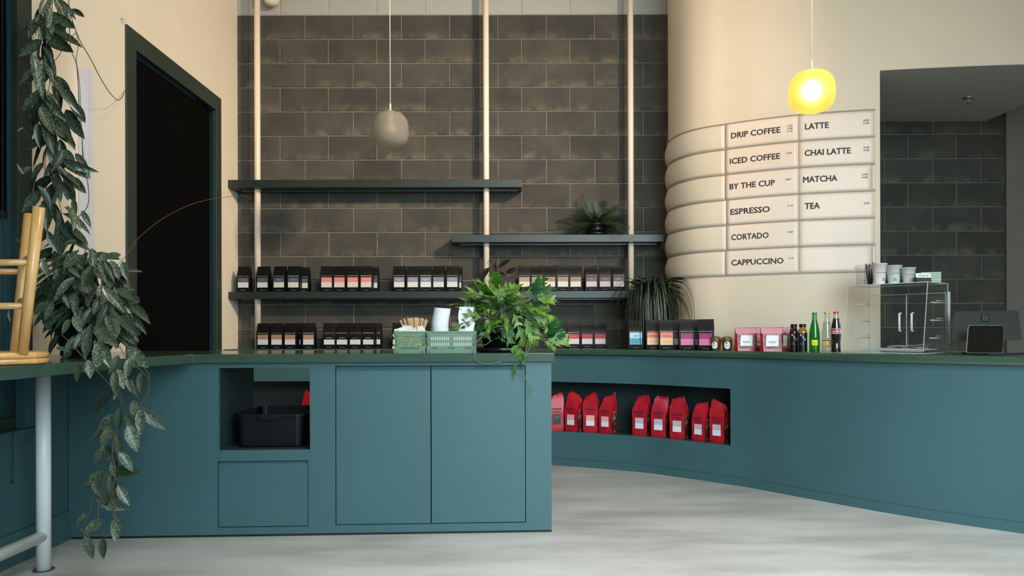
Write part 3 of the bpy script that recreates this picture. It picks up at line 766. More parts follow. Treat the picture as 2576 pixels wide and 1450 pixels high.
row('brown', [665, 699, 733, 778], 6.115, CT, 'on the back counter', G4)
row('plain', [830, 863, 896, 929], 6.115, CT, 'on the back counter', G4)
row('red', [1409.5, 1442.5, 1475.5, 1508], 6.075, CT, 'on the back counter', G4)
for px, Y, z, lab, g in ((764, 6.225, Z3, 'black coffee bag peeking out behind the last slate-labelled bag, long shelf', G3), (938, 6.225, Z3, 'black coffee bag half hidden behind the last salmon-labelled bag', G3),
                      (1148, 6.225, Z3, 'black coffee bag half hidden behind the last blue-grey-labelled bag', G3), (746, 6.215, CT, 'black coffee bag behind the brown-labelled bags on the back counter', G4),
                      (945, 6.215, CT, 'black coffee bag behind the last plain-labelled bag on the back counter', G4), (1003, 6.12, CT, 'black coffee bag standing behind the small green crate', G4),
                      (1066, 6.12, CT, 'black coffee bag standing behind the wooden stirrers', G4)):
    p = P(px, 800, Y); bag('slate' if z > 1 else 'plain', (p.x, Y, z), 0.02, lab, g)
G5 = 'coffee bags on the curved counter'
def cpos(px, off):
    s = cpath.find(px, off); p, tg = cpath.at(s, off); return p, math.atan2(tg.y, tg.x)
for kind, px, lab, rf, yo in (('blue', 1599, 'black coffee bag with light blue label beside the arching palm', 0.12, 0.055), ('peach', 1643, 'black coffee bag with orange and peach label, left one of the pair', 0.12, 0.058),
                      ('peach', 1676, 'black coffee bag with orange and peach label, right one of the pair', 0.12, 0.05), ('slate', 1697, 'black unlabelled-looking coffee bag tucked behind between peach and magenta bags', 0.1, 0.135),
                      ('magenta', 1727, 'black coffee bag with magenta and pink label, left one', 0.12, 0.055), ('slate', 1740, 'black coffee bag tucked right behind the left magenta-labelled bag', 0.12, 0.135), ('magenta', 1776, 'black coffee bag with magenta and pink label, right one beside fruit cups', 0.3, 0.06)):
    p, a = cpos(px, yo); sc = 1.0
    bag(kind, (p.x, p.y, CT), -rf, lab, G5, sc=1.05)

# ------------------------------------------------------------------ red bags in the niche
M_REDF = ramp_mat('red_foil', [(0.3, (146, 8, 28)), (0.7, (186, 16, 40))], 14, rough=0.4, bump=0.35)
M_SIDE = ramp_mat('printed_gusset', [(0.36, (70, 24, 28)), (0.44, (120, 30, 30)), (0.5, (48, 92, 40)), (0.56, (150, 160, 130)), (0.62, (60, 20, 24)), (0.7, (40, 40, 90))], 26, rough=0.45)
M_MAROON = mat('maroon_print', (84, 26, 32), 0.5)
M_NAVY = mat('navy_print', (48, 44, 92), 0.5)
def make_red(seed, sc):
    rg = random.Random(seed); t = thing('roasted_coffee_bag', 'x', 'coffee bag')
    mb = MB(); W_ = 0.056; D_ = 0.040; nz = 12; H = 0.285
    tilt = rg.uniform(-0.03, 0.03); lean = rg.uniform(-0.012, 0.02); v = []; tw = rg.uniform(-0.25, 0.25)
    def ring(w_, f_, b_):
        pts = []
        for i in range(5): pts.append((-w_ + 2 * w_ * i / 4, f_))
        for i in range(1, 4): pts.append((w_, f_ + (b_ - f_) * i / 4))
        for i in range(5): pts.append((w_ - 2 * w_ * i / 4, b_))
        for i in range(1, 4): pts.append((-w_, b_ + (f_ - b_) * i / 4))
        return pts
    k = 16; R_ = []
    for q in range(nz + 1):
        h = q / nz; z = h * H
        top = max(0, (h - 0.56) / 0.44)
        dd = D_ * (1 - top) ** 0.75 + 0.003; w_ = W_ * (1 - 0.05 * math.sin(h * 6) - 0.30 * top ** 2)
        if q == 0: w_ *= 0.93; dd *= 0.93
        ca_, sa_ = math.cos(tw * top), math.sin(tw * top)
        for x, y in ring(w_, -dd, dd):
            j = 0.0045 * (0.25 + 1.2 * top) if 0 < q else 0
            zz = z + (tilt * x / W_ * top) + rg.uniform(-j, j) * 0.6
            # pinched gusset
            if abs(abs(x) - w_) < 1e-6 and abs(y) < dd * 0.6: x *= 1 - 0.22 * min(1, h * 1.3 + 0.1)
            x += rg.uniform(-j, j) + lean * top; y += rg.uniform(-j, j)
            mb.v.append(Vector((x * ca_ - y * sa_, x * sa_ + y * ca_, zz)))
    for q in range(nz):
        for j in range(k):
            mb.f.append((q * k + j, q * k + (j + 1) % k, (q + 1) * k + (j + 1) % k, (q + 1) * k + j))
            side = 4 <= j < 8 or 12 <= j
            mi = 0
            if side and q < 7: mi = 2 if (j in (4, 5) and q < 4) else 1 if j in (6, 7, 12, 13) or q in (4, 5, 6) else 0
            if side and q >= 5 and j in (4, 5): mi = 0
            mb.m.append(mi)
    mb.f += [tuple(reversed(range(k))), tuple(range(nz * k, (nz + 1) * k))]; mb.m += [0, 0]
    esplit(mb.build('pouch', [M_REDF, M_SIDE, M_MAROON], t, world=False, smooth=True), 42)
    return t
def red_bag(seed, top, bot, loc, rz, label, sc=1.0):
    t = make_red(seed, sc); t.location = loc; t.rotation_euler = (0, 0, rz); t.scale = (sc, sc, sc); t['label'] = label; t['group'] = 'red coffee bags in the niche'
    lb = label_mb(0.062, 0.05, 0.128, -0.0475, 0.088)
    o = lb.build('label', [mat('rl_%d%d%d' % top, top, 0.5), mat('rl_%d%d%d' % bot, bot, 0.5)], t, world=False)
    tm = MB(); text(tm, 'COFFEE', (0, -0.0482, 0.108), 0.03, 0.005, bold=0.02)
    tm.build('lettering', M_STEEL, o, world=False)
    tm = MB(); text(tm, 'HANDMADE', (0.0, -0.0478, 0.172), 0.078, 0.014, bold=0.02); text(tm, 'ESPRESSO', (0.0, -0.0478, 0.150), 0.062, 0.008, bold=0.015)
    tm.build('brand_lettering', M_NAVY, t, world=False)
    return t
PK, LI, WH = (222, 158, 160), (184, 172, 186), (214, 214, 222)
reds = [(1398, 0.10, (44, 44, 46), (36, 36, 38), 0.05, 'red foil coffee bag with black label at left end of the niche'),
        (1443, -0.62, PK, WH, 0.05, 'slim-looking red coffee bag with pink and white label, second from the niche left end'),
        (1487, -0.28, PK, WH, 0.06, 'upright red coffee bag with pink and white label, third in the niche'),
        (1528, -0.58, PK, WH, 0.06, 'red coffee bag with pink and white label just left of the niche gap'),
        (1613, -0.50, LI, WH, 0.06, 'red coffee bag with lilac label just right of the niche gap'),
        (1660, -0.48, LI, WH, 0.06, 'red coffee bag with lilac label and notched top, second right of the niche gap'),
        (1708, -0.55, LI, WH, 0.06, 'red coffee bag with lilac label, middle one right of the niche gap'),
        (1763, -0.75, LI, WH, 0.06, 'short slumped red coffee bag with lilac label, last but one in the niche'),
        (1810, -0.75, LI, WH, 0.07, 'red coffee bag with lilac label at right end of the niche')]
for i, (px, rz, tp, bt, off, lab) in enumerate(reds):
    p, a = cpos(px, off + 0.02); sc = {0: 1.0, 3: 1.0, 7: 0.94, 8: 1.0}.get(i, 1.03)
    red_bag(20 + i, tp, bt, (p.x, p.y, NB), rz, lab, sc)
p = P(782, 1000, 6.09)
red_bag(31, PK, WH, (p.x, p.y, NB), -0.4, 'red coffee bag glimpsed through the open cubby of front cabinet', 1.0)

# ------------------------------------------------------------------ black tub in the cubby
tx0, tx1 = fx(590) , fx(743); tm_ = (tx0 + tx1) / 2; tl = 0.163
base = fpt(tm_, 0.09, cz0)
t = thing('bus_tub', 'black plastic bus tub with rim and handle inside the open cubby', 'tub', tuple(base + Vector((0, 0, 0.0005))), th)
M_TUB = mat('black_tub', (6, 8, 12), 0.45, spec=0.3, bump=0.05, bscale=200)
def rrect(hw, y0, y1, r, n=4):
    pts = []
    for cx_, cy_, a0 in ((hw - r, y0 + r, -90), (hw - r, y1 - r, 0), (-hw + r, y1 - r, 90), (-hw + r, y0 + r, 180)):
        for i in range(n + 1):
            a = R(a0 + 90 * i / n); pts.append((cx_ + r * math.cos(a), cy_ + r * math.sin(a)))
    return pts
HT = fz(660, 1046) - cz0 - 0.002; TD = 0.44
mb = MB()
outer = [(0.0, rrect(tl, 0, TD, 0.03)), (0.008, rrect(tl + 0.004, -0.004, TD + 0.004, 0.034)), (HT - 0.012, rrect(tl + 0.014, -0.014, TD + 0.014, 0.04)), (HT - 0.012, rrect(tl + 0.026, -0.026, TD + 0.026, 0.05)), (HT, rrect(tl + 0.026, -0.026, TD + 0.026, 0.05)),
         (HT, rrect(tl + 0.010, -0.010, TD + 0.010, 0.036)), (0.012, rrect(tl - 0.004, 0.004, TD - 0.004, 0.026))]
k = len(outer[0][1])
for z, rg_ in outer:
    for x, y in rg_: mb.v.append(Vector((x, y, z)))
for i in range(len(outer) - 1):
    for j in range(k): mb.f.append((i * k + j, i * k + (j + 1) % k, (i + 1) * k + (j + 1) % k, (i + 1) * k + j)); mb.m.append(0)
mb.f += [tuple(reversed(range(k))), tuple(range((len(outer) - 1) * k, len(outer) * k))]; mb.m += [0, 0]
mb.build('basin', M_TUB, t, world=False)
MB().box(-0.055, 0.055, -0.034, -0.016, HT - 0.03, HT + 0.002).build('handle', M_TUB, t, world=False, bevel=0.004)

# ------------------------------------------------------------------ bar stool turned upside down on the bar
M_WOOD = ramp_mat('pine_wood', [(0.3, (200, 144, 80)), (0.5, (218, 168, 104)), (0.7, (230, 188, 130))], 5, rough=0.35, stretch=(5, 5, 0.5), coat=0.3)
SC = Vector((P(-26, 890, 2.64).x, 2.64, FT))
t = thing('bar_stool', 'pine bar stool turned upside down on the bar at far left', 'stool', tuple(SC))
SR = SC.x * -1 + P(103, 905, 2.64).x
mb = MB(); mb.lathe([(SR - 0.012, 0.001), (SR - 0.003, 0.004), (SR, 0.011), (SR - 0.002, 0.019), (SR - 0.006, 0.0215)], 48, tuple(SC), close=True); esplit(mb.build('seat', M_WOOD, t, smooth=True), 50)
mb = MB(); mb.lathe([(SR - 0.007, 0.0222), (SR - 0.002, 0.025), (SR, 0.033), (SR - 0.003, 0.041), (SR - 0.014, 0.045)], 48, tuple(SC), close=True); esplit(mb.build('seat_disc', M_WOOD, t, smooth=True), 50)
zs_ = FT + 0.045
A_ = P(57, 892, 2.57); A_.z = zs_ - 0.004; Bt = P(98, 521, 2.53)
B_ = P(38, 892, 2.70); B_.z = zs_ - 0.004; Bb = P(73, 541, 2.84)
legs = [(A_, Bt), (B_, Bb)]
sh_ = lambda p, d: p + Vector((d, 0, 0))
legs += [(sh_(A_, -0.27), sh_(Bt, -0.40)), (sh_(B_, -0.25), sh_(Bb, -0.38))]
for a, b in legs: MB().tube([a, b], [0.0165, 0.0185], 20).build('leg', M_WOOD, t, smooth=True)
def on(l, z): a, b = l; return a.lerp(b, (z - a.z) / (b.z - a.z))
z1_ = on(legs[0], 1.2); 
zr1 = P(60, 661, 2.55).z; zr2 = P(50, 770, 2.55).z
for z in (zr1, zr2): MB().tube([on(legs[0], z), on(legs[2], z)], 0.011, 12).build('rung', M_WOOD, t, smooth=True)
for z in (zr1 - 0.012,): MB().tube([on(legs[1], z), on(legs[3], z)], 0.011, 12).build('rung', M_WOOD, t, smooth=True)
for i, j in ((0, 1), (2, 3)):
    for z in (zr1 + 0.028, zr2 + 0.024): MB().tube([on(legs[i], z), on(legs[j], z)], 0.011, 12).build('rung', M_WOOD, t, smooth=True)

# ------------------------------------------------------------------ crates on the front worktop
M_CRATE = mat('sage_green_plastic', (94, 122, 102), 0.45)
def ofp(px, d):                       # point on the front worktop, d behind the cabinet front
    x = fx(px)
    for _ in range(6):
        p = fpt(x, d, FT); u = (px - PX) / F; x += (u * p.y - p.x) / co
    return fpt(x, d, FT), x
def crate(px0, px1, dy, dep, h, label, cols, small):
    a, xa = ofp(px0, dy); b, xb = ofp(px1, dy); W_ = xb - xa
    t = thing('folding_crate', label, 'crate', tuple(a), th)
    th2 = 0.004
    def side(mb, L_, base0):          # vertical wall along +x from the origin, y in 0..th2; slots cut as gaps
        mb.box(0, L_, 0, th2, 0.0, base0); mb.box(0, 0.012, 0, th2, base0, h); mb.box(L_ - 0.012, L_, 0, th2, base0, h)
        mb.box(0.012, L_ - 0.012, 0, th2, h - 0.014, h)
        rows = [(base0 + 0.004, base0 + 0.004 + 0.021), (base0 + 0.034, base0 + 0.034 + 0.021)]
        zz = base0
        for z0, z1 in rows:
            mb.box(0.012, L_ - 0.012, 0, th2, zz, z0); zz = z1
        mb.box(0.012, L_ - 0.012, 0, th2, zz, h - 0.014)
        n = int((L_ - 0.04) / 0.0098); x = 0.012
        s0_ = (L_ - n * 0.0098) / 2
        for z0, z1 in rows:
            mb.box(0.012, s0_, 0, th2, z0, z1); mb.box(L_ - s0_, L_ - 0.012, 0, th2, z0, z1)
            for i in range(n + 1):
                wd = 0.0045 if (i != n // 2 or n < 14) else 0.014
                if small and 4 < i < n - 4 and z0 == rows[0][0]: wd = 0.0099
                c = s0_ + i * 0.0098; mb.box(c - wd / 2, c + wd / 2, 0, th2, z0, z1)
        return mb
    b0 = 0.032
    side(MB(), W_, b0).build('side_panel', M_CRATE, t, world=False)
    m = side(MB(), W_, b0); m.xf(Matrix.Translation((0, dep - th2, 0))); m.build('side_panel', M_CRATE, t, world=False)
    for x in (th2, W_):
        m = side(MB(), dep - 2 * th2, b0); m.xf(Matrix.Translation((x, th2, 0)) @ Matrix.Rotation(R(90), 4, 'Z')); m.build('end_panel', M_CRATE, t, world=False)
    MB().box(th2, W_ - th2, th2, dep - th2, 0.002, 0.006).build('bottom', M_CRATE, t, world=False)
    r = MB(); r.box(-0.003, W_ + 0.003, -0.003, 0.0, h - 0.006, h + 0.002); r.box(-0.003, W_ + 0.003, dep, dep + 0.003, h - 0.006, h + 0.002)
    r.box(-0.003, 0.0, 0, dep, h - 0.006, h + 0.002); r.box(W_, W_ + 0.003, 0, dep, h - 0.006, h + 0.002); r.build('rim', M_CRATE, t, world=False)
    hg = MB()
    for x in (0.001, W_ - 0.013):
        for z in (0.04, 0.062, 0.084): hg.box(x, x + 0.012, -0.005, 0, z, z + 0.012)
    n = 3 if W_ > 0.2 else 1
    for i in range(n):
        c = W_ * (i + 0.5) / n; hg.box(c - 0.016 * (3 if small else 1), c + 0.016 * (3 if small else 1), -0.003, 0, 0.024, 0.031)
    hg.box(0.008, 0.022, -0.002, 0, 0.002, 0.01); hg.box(W_ - 0.024, W_ - 0.01, -0.002, 0, 0.002, 0.01)
    hg.build('hinge', mat('sage_green_dark', (72, 98, 80), 0.5), t, world=False)
    return t, W_
DC = 0.055
tA, WA = crate(993, 1070, DC, 0.14, 0.112, 'small sage green folding crate of sugar packets and wooden stirrers', 1, True)
tB, WB_ = crate(1073, 1198, DC, 0.18, 0.112, 'larger sage green folding crate holding the white cups', 1, False)
# contents of the small crate
M_STICK = mat('birch_stick', (196, 158, 122), 0.6, rand=0.12, noise=0.05)
inv = tmx(tA)
stick = MB().box(-0.0028, 0.0028, -0.0007, 0.0007, 0, 0.155).build('stirrer', M_STICK); me = stick.data; bpy.data.objects.remove(stick)
for i in range(44):
    fx_ = i / 43; ang = (fx_ - 0.5) * 0.62 + rnd.uniform(-0.05, 0.05)
    o = bpy.data.objects.new('stirrer', me); C.objects.link(o)
    q = tmx(tA) @ Vector((WA * 0.60 + (fx_ - 0.5) * 0.040, 0.070 + rnd.uniform(-0.022, 0.022), 0.022 + rnd.uniform(0, 0.012)))
    o.matrix_world = Matrix.Translation(q) @ Matrix.Rotation(ang, 4, 'Y') @ Matrix.Rotation(rnd.uniform(-0.12, 0.1), 4, 'X') @ Matrix.Rotation(rnd.uniform(-0.8, 0.8), 4, 'Z')
    tag(o, 'thin wooden coffee stirrer fanning out of the small green crate', 'stirrer', 'wooden stirrers in the small crate')
M_PK = mat('sugar_paper', (205, 205, 198), 0.6); M_PKY = mat('yellow_print', (226, 208, 60), 0.6)
for i in range(62):
    m = MB(); hw, hh = 0.019, 0.029
    v = []
    for zz in (-1, -0.85, 0, 0.85, 1):
        th_ = 0.0006 if abs(zz) > 0.8 else 0.003
        for xx in (-1, 1): v += [(xx * hw, -th_, zz * hh), (xx * hw, th_, zz * hh)]
    m.v = [Vector(p) for p in v]
    for q in range(4):
        a = q * 4
        for f_ in ((a, a + 2, a + 6, a + 4), (a + 1, a + 5, a + 7, a + 3), (a, a + 4, a + 5, a + 1), (a + 2, a + 3, a + 7, a + 6)): m.f.append(f_); m.m.append(1 if q in (1,) and i % 3 == 0 else 0)
    m.f += [(0, 1, 3, 2), (16, 18, 19, 17)]; m.m += [0, 0]
    rowi = i % 3; lx_ = 0.016 + ((i // 3) % 12) / 11 * (WA - 0.036)
    q = tmx(tA) @ Vector((lx_, (0.014 if i < 36 else 0.012) + rowi * 0.016 + rnd.uniform(0, 0.006), (0.05 if i < 36 else 0.008) + rnd.uniform(0, 0.042) + (0.024 if rowi == 2 else 0) + (0.012 if lx_ < 0.05 else 0)))
    m.xf(Matrix.Translation(q) @ Matrix.Rotation(rnd.uniform(-0.7, 0.7), 4, 'Y') @ Matrix.Rotation(rnd.uniform(-0.35, 0.2), 4, 'X') @ Matrix.Rotation(rnd.uniform(-0.3, 0.3), 4, 'Z'))
    o = m.build('sugar_packet', [M_PK, M_PKY]); tag(o, 'white and yellow sugar packet heaped in the small green crate', 'sugar packet', 'sugar packets in the small crate')
# contents of the large crate
M_CUP = mat('white_paper_cup', (226, 232, 236), 0.5)
def cup_mesh(r0, r1, h, m, rim=0.0022, n=28):
    mb = MB(); mb.lathe([(r0 - 0.002, 0.0), (r0, 0.001), (r1, h - 0.004), (r1 + rim, h - 0.003), (r1 + rim, h), (r1, h + 0.001), (r1 - 0.0015, h - 0.002), (r0 - 0.0015, 0.006), (0.001, 0.005)], n)
    o = mb.build('paper_cup', m, smooth=False); me = o.data; bpy.data.objects.remove(o); me.polygons.foreach_set('use_smooth', [True] * len(me.polygons)); return me
cm = cup_mesh(0.028, 0.043, 0.085, M_CUP)
q0 = tmx(tB) @ Vector((WB_ * 0.185 + 0.02, 0.085, 0.008))
zz = 0.0; xo = 0.0
for i in range(24):
    o = bpy.data.objects.new('paper_cup', cm); C.objects.link(o)
    k_ = i / 23; xo = -0.004 * math.sin(k_ * math.pi * 1.2) + 0.003 * k_
    o.location = (q0.x + xo, q0.y, q0.z + i * 0.0062); o.rotation_euler = (0.02, 0.02 + 0.09 * max(0, k_ - 0.45), 0)
    tag(o, 'white paper cup, ' + nth(23 - i) + ' of the leaning stack in larger crate', 'cup', 'leaning stack of white cups')
M_CLR0 = mat('clear_plastic', (235, 238, 240), 0.08, trans=0.92, ior=1.08)
cm2 = cup_mesh(0.026, 0.036, 0.10, M_CLR0, 0.0015)
q1 = tmx(tB) @ Vector((WB_ * 0.62, 0.10, 0.008))
for i in range(7):
    o = bpy.data.objects.new('plastic_cup', cm2); C.objects.link(o); o.location = (q1.x, q1.y, q1.z + i * 0.0085)
    tag(o, 'clear plastic cup, ' + nth(6 - i) + ' of the clear stack in larger crate', 'cup', 'stack of clear cups in the crate')
t = thing('napkin_stack', 'stack of folded white napkins standing along front of larger green crate', 'napkins', tuple(tmx(tB) @ Vector((0.012, 0.0055, 0.007))), th)
for k in range(5):
    MB().box(0.001 * (k % 2), WB_ - 0.03 + 0.001 * (k % 2), k * 0.0042, k * 0.0042 + 0.0036, 0, 0.094 - 0.002 * (k % 3)).build('napkin', M_PAPER, t, world=False)
nb = tmx(tB) @ Vector((WB_ * 0.80, 0.075, 0.008))
t = thing('paper_bag', 'white paper bag with small black bird mark in larger crate behind the fern', 'paper bag', tuple(nb))
mb = MB(); rings = []
for q in range(9):
    h = q / 8; rg = random.Random(q); w_ = 0.044 - 0.006 * h; d_ = 0.032 - 0.018 * h; sh = -0.004 * math.sin(q * 2.2)
    rings.append((0.235 * h, [(-w_ + 0.018 * h * 0 + sh, -d_), (0, -d_ - 0.003), (w_ + sh, -d_), (w_, 0), (w_, d_), (0, d_), (-w_, d_), (-w_, 0)]))
loft(mb, rings, 0, 0.002, random.Random(5)); mb.build('sack', mat('white_bag_paper', (228, 230, 232), 0.6), t, world=False)
mb = MB(); y = -0.038
mb.add([(-0.026, y, 0.128), (-0.012, y, 0.134), (0.0, y, 0.127), (-0.010, y, 0.122), (-0.004, y, 0.112), (-0.016, y, 0.121), (-0.024, y, 0.118)], [(0, 6, 5, 4, 3, 2, 1)])
mb.build('bird_mark', M_BLACKM, t, world=False)
# ------------------------------------------------------------------ goods on the curved counter
def thin_clear(name, col, ior=1.35, rough=0.03):
    m = bpy.data.materials.new(name); m.use_nodes = True
    nt = m.node_tree; N = nt.nodes
    for n_ in list(N): N.remove(n_)
    out = N.new('ShaderNodeOutputMaterial'); tr = N.new('ShaderNodeBsdfTransparent'); gl = N.new('ShaderNodeBsdfGlossy'); mx = N.new('ShaderNodeMixShader'); fz_ = N.new('ShaderNodeLayerWeight'); pw = N.new('ShaderNodeMath'); pw.operation = 'POWER'; pw.inputs[1].default_value = 4.0; ma = N.new('ShaderNodeMath'); ma.operation = 'MULTIPLY_ADD'; ma.inputs[1].default_value = 0.55; ma.inputs[2].default_value = (ior - 1) * 0.12
    tr.inputs[0].default_value = rgb(*col); gl.inputs['Roughness'].default_value = rough
    nt.links.new(fz_.outputs['Facing'], pw.inputs[0]); nt.links.new(pw.outputs[0], ma.inputs[0]); nt.links.new(ma.outputs[0], mx.inputs[0]); nt.links.new(tr.outputs[0], mx.inputs[1]); nt.links.new(gl.outputs[0], mx.inputs[2]); nt.links.new(mx.outputs[0], out.inputs[0])
    return m
M_ACR = thin_clear('acrylic', (251, 252, 252)); M_CLR = thin_clear('clear_plastic_thin', (246, 248, 248), 1.5, 0.08)
def arc_text(mb, s_, r, zc, width, height, ang=-math.pi / 2, bold=0.02, mi=0, slant=0.0):
    v, f = text_mb(s_, width, height, bold)
    out = []
    for p in v:
        a = ang + (p.x + slant * p.z * 0) / r; out.append((r * math.cos(a), r * math.sin(a), zc + p.z + slant * p.x))
    mb.add(out, f, mi); return mb
def band(mb, r, z0, z1, a0, a1, n=14, mi=0):
    v = []
    for i in range(n + 1):
        a = a0 + (a1 - a0) * i / n
        for z in (z0, z1): v.append((r * math.cos(a), r * math.sin(a), z))
    mb.add(v, [(2 * i, 2 * i + 2, 2 * i + 3, 2 * i + 1) for i in range(n)], mi); return mb
# fruit cups
M_FRUIT = ramp_mat('cut_fruit', [(0.35, (110, 14, 14)), (0.45, (160, 36, 22)), (0.52, (64, 78, 22)), (0.6, (110, 112, 40)), (0.68, (140, 26, 24))], 40, rough=0.35, bump=0.6)
M_STK = mat('round_sticker', (222, 222, 226), 0.5)
for px, lab, rz in ((1801, 'clear cup of cut fruit with round white sticker, left of two', -0.55), (1829, 'clear cup of cut fruit with round white sticker, right of two beside red pouches', -0.25)):
    p, a = cpos(px, 0.045)
    t = thing('fruit_cup', lab, 'fruit cup', (p.x, p.y, CT), rz, 'fruit cups on the curved counter')
    MB().lathe([(0.022, 0.001), (0.027, 0.003), (0.034, 0.05), (0.037, 0.074), (0.034, 0.086), (0.024, 0.094), (0.002, 0.098)], 20, close=True).build('fruit', M_FRUIT, t, world=False, smooth=True)
    MB().lathe([(0.026, 0.0), (0.030, 0.001), (0.0375, 0.07), (0.041, 0.072), (0.041, 0.077), (0.038, 0.078), (0.037, 0.09), (0.028, 0.1), (0.002, 0.105)], 28).build('cup', M_CLR, t, world=False, smooth=True)
    mb = MB(); c0 = -math.pi / 2
    pts = [(0.0, 0.0)] + [(0.021 * math.cos(2 * math.pi * i / 22), 0.026 * math.sin(2 * math.pi * i / 22)) for i in range(22)]
    mb.add([(0.0375 * math.cos(c0 + x / 0.0375), 0.0375 * math.sin(c0 + x / 0.0375), 0.038 + z) for x, z in pts], [(0, 1 + i, 1 + (i + 1) % 22) for i in range(22)])
    o = mb.build('sticker', M_STK, t, world=False)
    mb = MB(); arc_text(mb, 'FRESH FRUIT', 0.0381, 0.038, 0.03, 0.004); arc_text(mb, 'FRUIT CUP', 0.0381, 0.030, 0.022, 0.003)
    mb.add([(0.0381 * math.cos(c0 + (x * 0.28 - 0.004) / 0.0375), 0.0381 * math.sin(c0 + (x * 0.28 - 0.004) / 0.0375), 0.054 + z * 0.22) for x, z in pts], [(0, 1 + i, 1 + (i + 1) % 22) for i in range(22)])
    mb.build('lettering', M_INK, o, world=False)
# red pouches
M_RP = mat('red_pouch', (158, 12, 38), 0.3, noise=0.08, scale=20, bump=0.15, bscale=30)
M_RPT = mat('red_translucent', (172, 36, 46), 0.25, noise=0.1, scale=25)
M_GRAN = ramp_mat('granola', [(0.4, (92, 70, 62)), (0.6, (148, 124, 108))], 90, rough=0.6)
def pouch(px, off, rz, lab):
    p, a = cpos(px, off); t = thing('snack_pouch', lab, 'snack pouch', (p.x, p.y, CT), rz, 'red snack pouches on the curved counter')
    w2, h = 0.073, 0.158; mb = MB(); rings = []
    for q in range(8):
        k = q / 7; d = 0.026 * (1 - k) ** 0.8 + 0.0015
        rings.append((0.001 + h * k, [(-w2, -d * 0.25), (-w2 * 0.8, -d), (0, -d * 1.05), (w2 * 0.8, -d), (w2, -d * 0.25), (w2, d * 0.25), (w2 * 0.8, d), (0, d * 1.05), (-w2 * 0.8, d), (-w2, d * 0.25)]))
    loft(mb, rings, 0, 0.0008, random.Random(int(px))); mb.build('pouch', M_RP, t, world=False)
    def fy(z): return -(0.026 * (1 - z / h) ** 0.8 + 0.0015) * 1.07
    wv = []; zz = [0.018, 0.05, 0.085, 0.108]
    for z in zz: wv += [(-0.052, fy(z) - 0.0008, z), (0.054, fy(z) - 0.0008, z)]
    MB().add(wv, [(0, 1, 3, 2), (2, 3, 5, 4), (4, 5, 7, 6)]).build('window', M_GRAN, t, world=False)
    wv = [(-0.072, fy(z) * 0.98 - 0.0012, z) for z in (0.115, 0.155)]; wv = [(-0.070, fy(0.118) - 0.0012, 0.118), (0.070, fy(0.118) - 0.0012, 0.118), (0.070, fy(0.155) - 0.0012, 0.155), (-0.070, fy(0.155) - 0.0012, 0.155)]
    MB().add(wv, [(0, 1, 2, 3)]).build('header', M_RPT, t, world=False)
    lb = MB(); lb.add([(-0.044, fy(0.035) - 0.004, 0.035), (0.036, fy(0.035) - 0.004, 0.035), (0.042, fy(0.106) - 0.0025, 0.106), (-0.036, fy(0.106) - 0.0025, 0.106),
                       (-0.044, fy(0.035) - 0.0026, 0.035), (0.036, fy(0.035) - 0.0026, 0.035), (0.042, fy(0.106) - 0.0011, 0.106), (-0.036, fy(0.106) - 0.0011, 0.106)],
                      [(0, 1, 2, 3), (0, 4, 5, 1), (1, 5, 6, 2), (2, 6, 7, 3), (3, 7, 4, 0)])
    o = lb.build('label', mat('pouch_label', (226, 220, 218), 0.5), t, world=False)
    tm = MB(); tilt = math.atan2(fy(0.106) - fy(0.035), 0.071)
    M_ = Matrix.Translation((0, fy(0.066) - 0.0045, 0.062)) @ Matrix.Rotation(-tilt, 4, 'X')
    text(tm, 'DECENT', None, 0.048, 0.0085, bold=0.035, M=M_)
    text(tm, 'GRANOLA', None, 0.028, 0.003, bold=0.0, M=M_ @ Matrix.Translation((0.003, 0, -0.011)), mi=0)
    tm.build('lettering', mat('crimson_ink', (170, 20, 50), 0.5), o, world=False)
pouch(1876, 0.045, -0.06, 'red snack pouch reading DECENT beside the fruit cups, front left')
pouch(1907, 0.13, -0.10, 'red snack pouch mostly hidden between the two front ones')
pouch(1941, 0.045, -0.08, 'red snack pouch reading DECENT in front, right one')
pouch(1963, 0.125, -0.12, 'red snack pouch behind, partly hidden by the small dark bottles')
# small dark bottles
for px, lab, cap, liq, off, rr in ((1997, 'small dark juice bottle with black cap and white slanted print, left one', (18, 18, 20), (30, 12, 20), 0.065, 0.027), (2019, 'small dark juice bottle with black cap and amber shoulder, right one', (18, 18, 20), (150, 100, 30), 0.045, 0.028)):
    p, a = cpos(px, off); t = thing('juice_bottle', lab, 'bottle', (p.x, p.y, CT), -0.12, 'small dark juice bottles')
    r = rr
    prof = [(r * 0.9, 0.001), (r, 0.006), (r, 0.122), (r * 0.93, 0.134), (r * 0.68, 0.15), (r * 0.64, 0.154), (r * 0.64, 0.16)]
    MB().lathe(prof, 28, close=True).build('glass', mat('juice_%d' % px, liq, 0.08, coat=0.6), t, world=False, smooth=True)
    MB().lathe([(r * 1.012, 0.005), (r * 1.012, 0.121)], 28).build('wrap_label', mat('black_label', (12, 16, 22), 0.25), t, world=False, smooth=True)
    MB().lathe([(r * 0.74, 0.158), (r * 0.74, 0.176), (r * 0.7, 0.178)], 24, close=True).build('cap', M_BLACK, t, world=False)
    tm = MB(); rt = r * 1.03
    for i, s_ in enumerate('RAW'): arc_text(tm, s_, rt, 0.108 - i * 0.014, 0.012, 0.014, ang=-math.pi / 2 - 0.55 + i * 0.42, bold=0.0)
    arc_text(tm, 'JUICE', rt, 0.058, 0.016, 0.0026, ang=-math.pi / 2 - 0.4); arc_text(tm, 'COLD PRESSED', rt, 0.049, 0.022, 0.0022, ang=-math.pi / 2 - 0.3)
    tm.build('lettering', M_STEEL, t, world=False)
